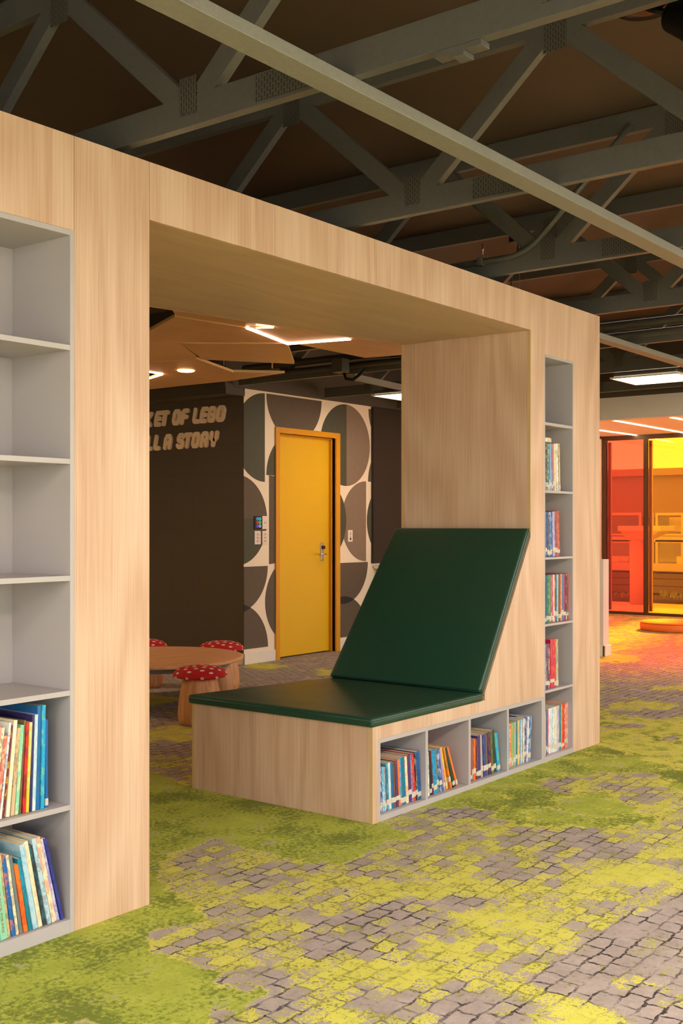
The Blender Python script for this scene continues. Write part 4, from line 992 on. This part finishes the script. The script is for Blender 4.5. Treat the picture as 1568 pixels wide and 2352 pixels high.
# bay: led lines on its ceiling, ottoman, outdoor things
M_LED2 = emit('bay_led_light', (255, 236, 190), 14)
for a, b_, lb in (((1407, 965), (1600, 999), 'long light line in the bay ceiling, middle one'), ((1340, 983), (1486, 1003), 'light line in the bay ceiling, left one above the red glass'), ((1540, 958), (1700, 990), 'light line in the bay ceiling, cut by the right picture edge')):
    led(V3(*a, 2.458), V3(*b_, 2.458), lb, w=.03, up=-.003, mat=M_LED2)
ox, oy, _ = posz(1551, 13.15)
t = thing('floor_ottoman', 'low round orange ottoman on the carpet before the yellow glass', 'ottoman', (ox, oy, 0))
bm = bmesh.new(); lathe(bm, [(.385, 0), (.40, .01), (.405, .05), (.40, .088), (.385, .098), (.2, .101)], (ox, oy, 0), 64); obj('pad', bm, plain('orange_felt', (236, 132, 52), .8), parent=t)
bm = bmesh.new(); tube(bm, [(ox+.402*math.cos(k*PI/24), oy+.402*math.sin(k*PI/24), .088) for k in range(48)], .004, 6, closed=True); obj('piping', bm, plain('rust_piping', (170, 80, 30), .8), parent=t)

# outdoors
M_PAV = plain('pale_paving', (226, 216, 198), .9, noise=.12, nscale=4)
struct('floor_outside', B((XR+.07, 60, -30, 40, -.12, -.03)), M_PAV)
struct('floor_front_outside', B((-40, XR, -40, YF-.13, -.12, -.03)), M_PAV)
struct('floor_west_outside', B((-40, XL-.11, YF-.12, 40, -.12, -.03)), M_PAV)
def tagb(name, boxes, mat, lb, cat, grp=None, bevel=0): return tag(obj(name, B(*boxes), mat, bevel=bevel), lb, cat, grp)
t = thing('planting_bed', 'strip of low shrubs outside along the opposite building', 'planting', (17.4, 6.6, 0))
obj('soil', B((17.4, 18.5, 1.5, 10.5, -.03, .03)), plain('dark_soil', (92, 72, 56), .95, noise=.4, nscale=9), parent=t)
bm = bmesh.new()
for k in range(420):
    x, y = random.uniform(17.45, 18.1), random.uniform(2, 10.2); h = random.uniform(.03, .16); a = random.uniform(0, 6.3); w = .03
    v = [bm.verts.new(p_) for p_ in ((x, y, .02), (x+w*math.cos(a), y+w*math.sin(a), .02+h*.6), (x+.05*math.cos(a+1), y+.05*math.sin(a+1), .02+h), (x-w*math.cos(a), y-w*math.sin(a), .02+h*.55))]
    bm.faces.new(v)
lf = obj('foliage', bm, plain('shrub_leaf', (150, 160, 90), .6), parent=t); lf['kind'] = 'stuff'
bx_ = 18.6
bt = thing('opposite_building', 'long pale building with windows seen through the coloured glass', 'building', (bx_, 6, 0))
M_CLAD = plain('taupe_cladding', (128, 112, 98), .7); M_PALE = plain('pale_render', (208, 198, 184), .7); M_DKG = plain('dark_window_glass', (58, 48, 42), .2)
bm = bmesh.new(); box(bm, bx_+.02, bx_+.3, -6, 18, 1.36, 2.20); obj('upper_wall', bm, plain('mid_render', (150, 132, 116), .7), parent=bt)
obj('parapet', B((bx_-.06, bx_+.32, -6, 18, 2.08, 2.20)), plain('mid_render2', (166, 148, 130), .7), parent=bt)
bm = bmesh.new()
for k in range(3): box(bm, bx_+.0+.0, bx_+.06, -6, 18, .06+k*.125, .06+k*.125+.115)
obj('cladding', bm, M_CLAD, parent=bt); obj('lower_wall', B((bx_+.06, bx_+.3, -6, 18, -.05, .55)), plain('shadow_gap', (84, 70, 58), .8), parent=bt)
obj('sill', B((bx_-.05, bx_+.1, -6, 18, .44, .57)), M_PALE, parent=bt)
struct('wall_outside', B((bx_+.6, bx_+.65, -6, 18, 0, 1.4)), M_DKG)
def winat(pxa, pxb, pya, pyb, X=bx_+.05):
    a, b_ = atX(pxa, pya, X), atX(pxb, pyb, X); return (b_.y, a.y, b_.z, a.z)
for (pa, pb, qa, qb) in ((1391, 1475, 1178, 1232), (1391, 1453, 1240, 1314), (1493, 1503, 1178, 1232), (1507, 1572, 1178, 1232), (1507, 1572, 1240, 1318), (1493, 1503, 1240, 1318), (1455, 1480, 1240, 1314)):
    y0_, y1_, z0_, z1_ = winat(pa, pb, qa, qb); f = .045
    w = obj('window_frame', B((bx_, bx_+.07, y0_, y1_, z0_, z0_+f), (bx_, bx_+.07, y0_, y1_, z1_-f, z1_), (bx_, bx_+.07, y0_, y0_+f, z0_+f, z1_-f), (bx_, bx_+.07, y1_-f, y1_, z0_+f, z1_-f)), M_PALE, parent=bt)
    obj('glass', B((bx_+.03, bx_+.035, y0_+f, y1_-f, z0_+f, z1_-f)), G_CLR, parent=w)
y0_, y1_, z0_, z1_ = winat(1391, 1572, 1230, 1245)
obj('transom', B((bx_-.0, bx_+.06, y0_, y1_, z0_, z1_)), M_PALE, parent=bt)
M_STRIP = emit('far_strip_light', (255, 250, 235), 6)
for pa, pb, q, lb in ((1396, 1435, 1182, 'fluorescent strip light behind the far window in the red pane'), (1514, 1566, 1184, 'fluorescent strip light behind the far window in the yellow pane')):
    a, b_ = atX(pa, q-1.5, bx_+.4), atX(pb, q+1.5, bx_+.4); tagb('strip_light', [(bx_+.38, bx_+.42, b_.y, a.y, b_.z, a.z)], M_STRIP, lb, 'strip light', 'strip lights in the far building')
for pa, pb, lb in ((1402, 1423, 'left of two white boards in the far window behind red glass'), (1424, 1443, 'right of two white boards in the far window behind red glass')):
    a, b_ = atX(pa, 1277, bx_+.3), atX(pb, 1308, bx_+.3); tagb('white_board', [(bx_+.29, bx_+.31, b_.y, a.y, b_.z, a.z)], M_WHITE, lb, 'board', 'white boards in the far window')
for pa, pb, q0, lb in ((1546, 1566, 1296, 'short pale paper roll in the far window, leftmost'), (1550, 1562, 1278, 'tall pale paper roll standing behind the shorter ones'), (1562, 1574, 1299, 'short pale paper roll at the right picture edge')):
    a, b_ = atX(pa, q0, bx_+.25), atX(pb, 1317, bx_+.25); bm = bmesh.new(); r_ = (a.y-b_.y)/2
    lathe(bm, [(r_, b_.z), (r_, a.z)], (bx_+.2+(.12 if q0 == 1278 else 0), (a.y+b_.y)/2, 0), 24); tag(obj('paper_roll', bm, M_WHITE), lb, 'paper roll', 'paper rolls in the far window')
a, b_ = atX(1537, 1186, bx_+.35), atX(1572, 1221, bx_+.35)
tagb('wall_picture', [(bx_+.34, bx_+.36, b_.y, a.y, b_.z, a.z)], plain('pale_picture', (226, 214, 180), .6, noise=.3, nscale=12), 'pale picture hanging in the far room behind yellow glass', 'picture')
# pedestal column outside
t = thing('outdoor_column', 'white round column with a wide square cap outside the red glass', 'column', (17.0, 7.08, 0))
pc = atX(1466, 1300, 17.0)
bm = bmesh.new(); lathe(bm, [(.155, -.03), (.155, 1.0)], (17.0, pc.y-.02, 0), 40); obj('shaft', bm, M_PALE, parent=t)
a, b_ = atX(1418, 1208, 16.75), atX(1516, 1220, 16.75)
obj('cap', B((16.75, 17.35, b_.y, a.y, 1.135, 1.215)), M_WHITE, parent=t, bevel=.006)
bm = bmesh.new(); ym = pc.y-.02; prism(bm, [(16.78, b_.y+.03, 1.135), (17.32, b_.y+.03, 1.135), (17.32, a.y-.03, 1.135), (16.78, a.y-.03, 1.135)], [(16.86, ym-.15, .99), (17.14, ym-.15, .99), (17.14, ym+.15, .99), (16.86, ym+.15, .99)]); obj('flare', bm, M_PALE, parent=t)

# ================================================================ CAMERA, LIGHT, WORLD
cam = bpy.data.cameras.new('camera'); co = bpy.data.objects.new('camera', cam); COL.objects.link(co)
co.location = (0, 0, CAMZ); co.rotation_euler = (PI/2, 0, YAW-PI/2)
cam.sensor_width = 36; cam.sensor_fit = 'AUTO'; cam.lens = FPX/2352*36; cam.shift_y = (HOR-1176)/2352; cam.clip_start = .05; cam.clip_end = 200
S.camera = co
w = bpy.data.worlds.new('world'); S.world = w; w.use_nodes = True; nt = w.node_tree
bg = nt.nodes['Background']
tc = nt.nodes.new('ShaderNodeTexCoord'); n = nt.nodes.new('ShaderNodeTexNoise'); n.inputs['Scale'].default_value = 3.5; n.inputs['Detail'].default_value = 5
rp = nt.nodes.new('ShaderNodeMix'); rp.data_type = 'RGBA'; rp.inputs[6].default_value = (.74, .84, 1, 1); rp.inputs[7].default_value = (1, .99, .97, 1)
mr = nt.nodes.new('ShaderNodeMapRange'); mr.inputs['From Min'].default_value = .35; mr.inputs['From Max'].default_value = .6
nt.links.new(tc.outputs['Generated'], n.inputs['Vector']); nt.links.new(n.outputs['Fac'], mr.inputs['Value']); nt.links.new(mr.outputs[0], rp.inputs[0]); nt.links.new(rp.outputs[2], bg.inputs['Color'])
bg.inputs['Strength'].default_value = 4.6
# portals in the window openings
def portal(name, loc, rot, sx, sy):
    l = bpy.data.lights.new(name, 'AREA'); l.shape = 'RECTANGLE'; l.size = sx; l.size_y = sy; l.cycles.is_portal = True
    o = bpy.data.objects.new(name, l); COL.objects.link(o); o.location = loc; o.rotation_euler = rot
portal('window_portal', (2.95, YF-.14, 1.3), (PI/2, 0, 0), 11.1, 2.1)
portal('west_portal', (XL-.12, -.3, 1.3), (PI/2, 0, -PI/2), 5.8, 2.1)
portal('bay_portal', (XR+.08, 1.6, 1.2), (PI/2, 0, PI/2), 10.2, 2.4)
def area(name, loc, rot, sx, sy, e, col):
    l = bpy.data.lights.new(name, 'AREA'); l.shape = 'RECTANGLE'; l.size = sx; l.size_y = sy; l.energy = e; l.color = col
    o = bpy.data.objects.new(name, l); COL.objects.link(o); o.location = loc; o.rotation_euler = rot; return o
sun = bpy.data.lights.new('sun', 'SUN'); sun.energy = 34; sun.color = (1, .93, .84); sun.angle = .16
so = bpy.data.objects.new('sun', sun); COL.objects.link(so); so.rotation_euler = Vector((math.cos(.42), .14, math.sin(.42))).to_track_quat('Z', 'Y').to_euler()
# unseen panel lights added to brighten floor, bookcase front and the room behind
for x, y in ((-1.2, -.9), (.9, -.8), (2.7, -.8), (4.9, -.9), (7.3, -1.2), (-1.2, .6)):
    light_panel(x, x+.6, y, y+.6, 2.385, 'added square panel light over the front area, out of view')
for x, y in ((3.4, 8.0),):
    light_panel(x, x+.6, y, y+.6, 2.385, 'added square panel light over the play corner, out of view', emit('added_warm_diffuser', (255, 208, 150), 80))
S.view_settings.view_transform = 'Standard'; S.view_settings.look = 'None'; S.view_settings.gamma = 1
S.view_settings.exposure = 0.12
S.render.film_transparent = False
S.cycles.max_bounces = 10; S.cycles.diffuse_bounces = 6; S.cycles.glossy_bounces = 4; S.cycles.transparent_max_bounces = 16
S.cycles.caustics_reflective = False; S.cycles.caustics_refractive = False
S.cycles.sample_clamp_indirect = 6
for o in bpy.data.objects:
    for k in ('_o', '_w'):
        if k in o: del o[k]
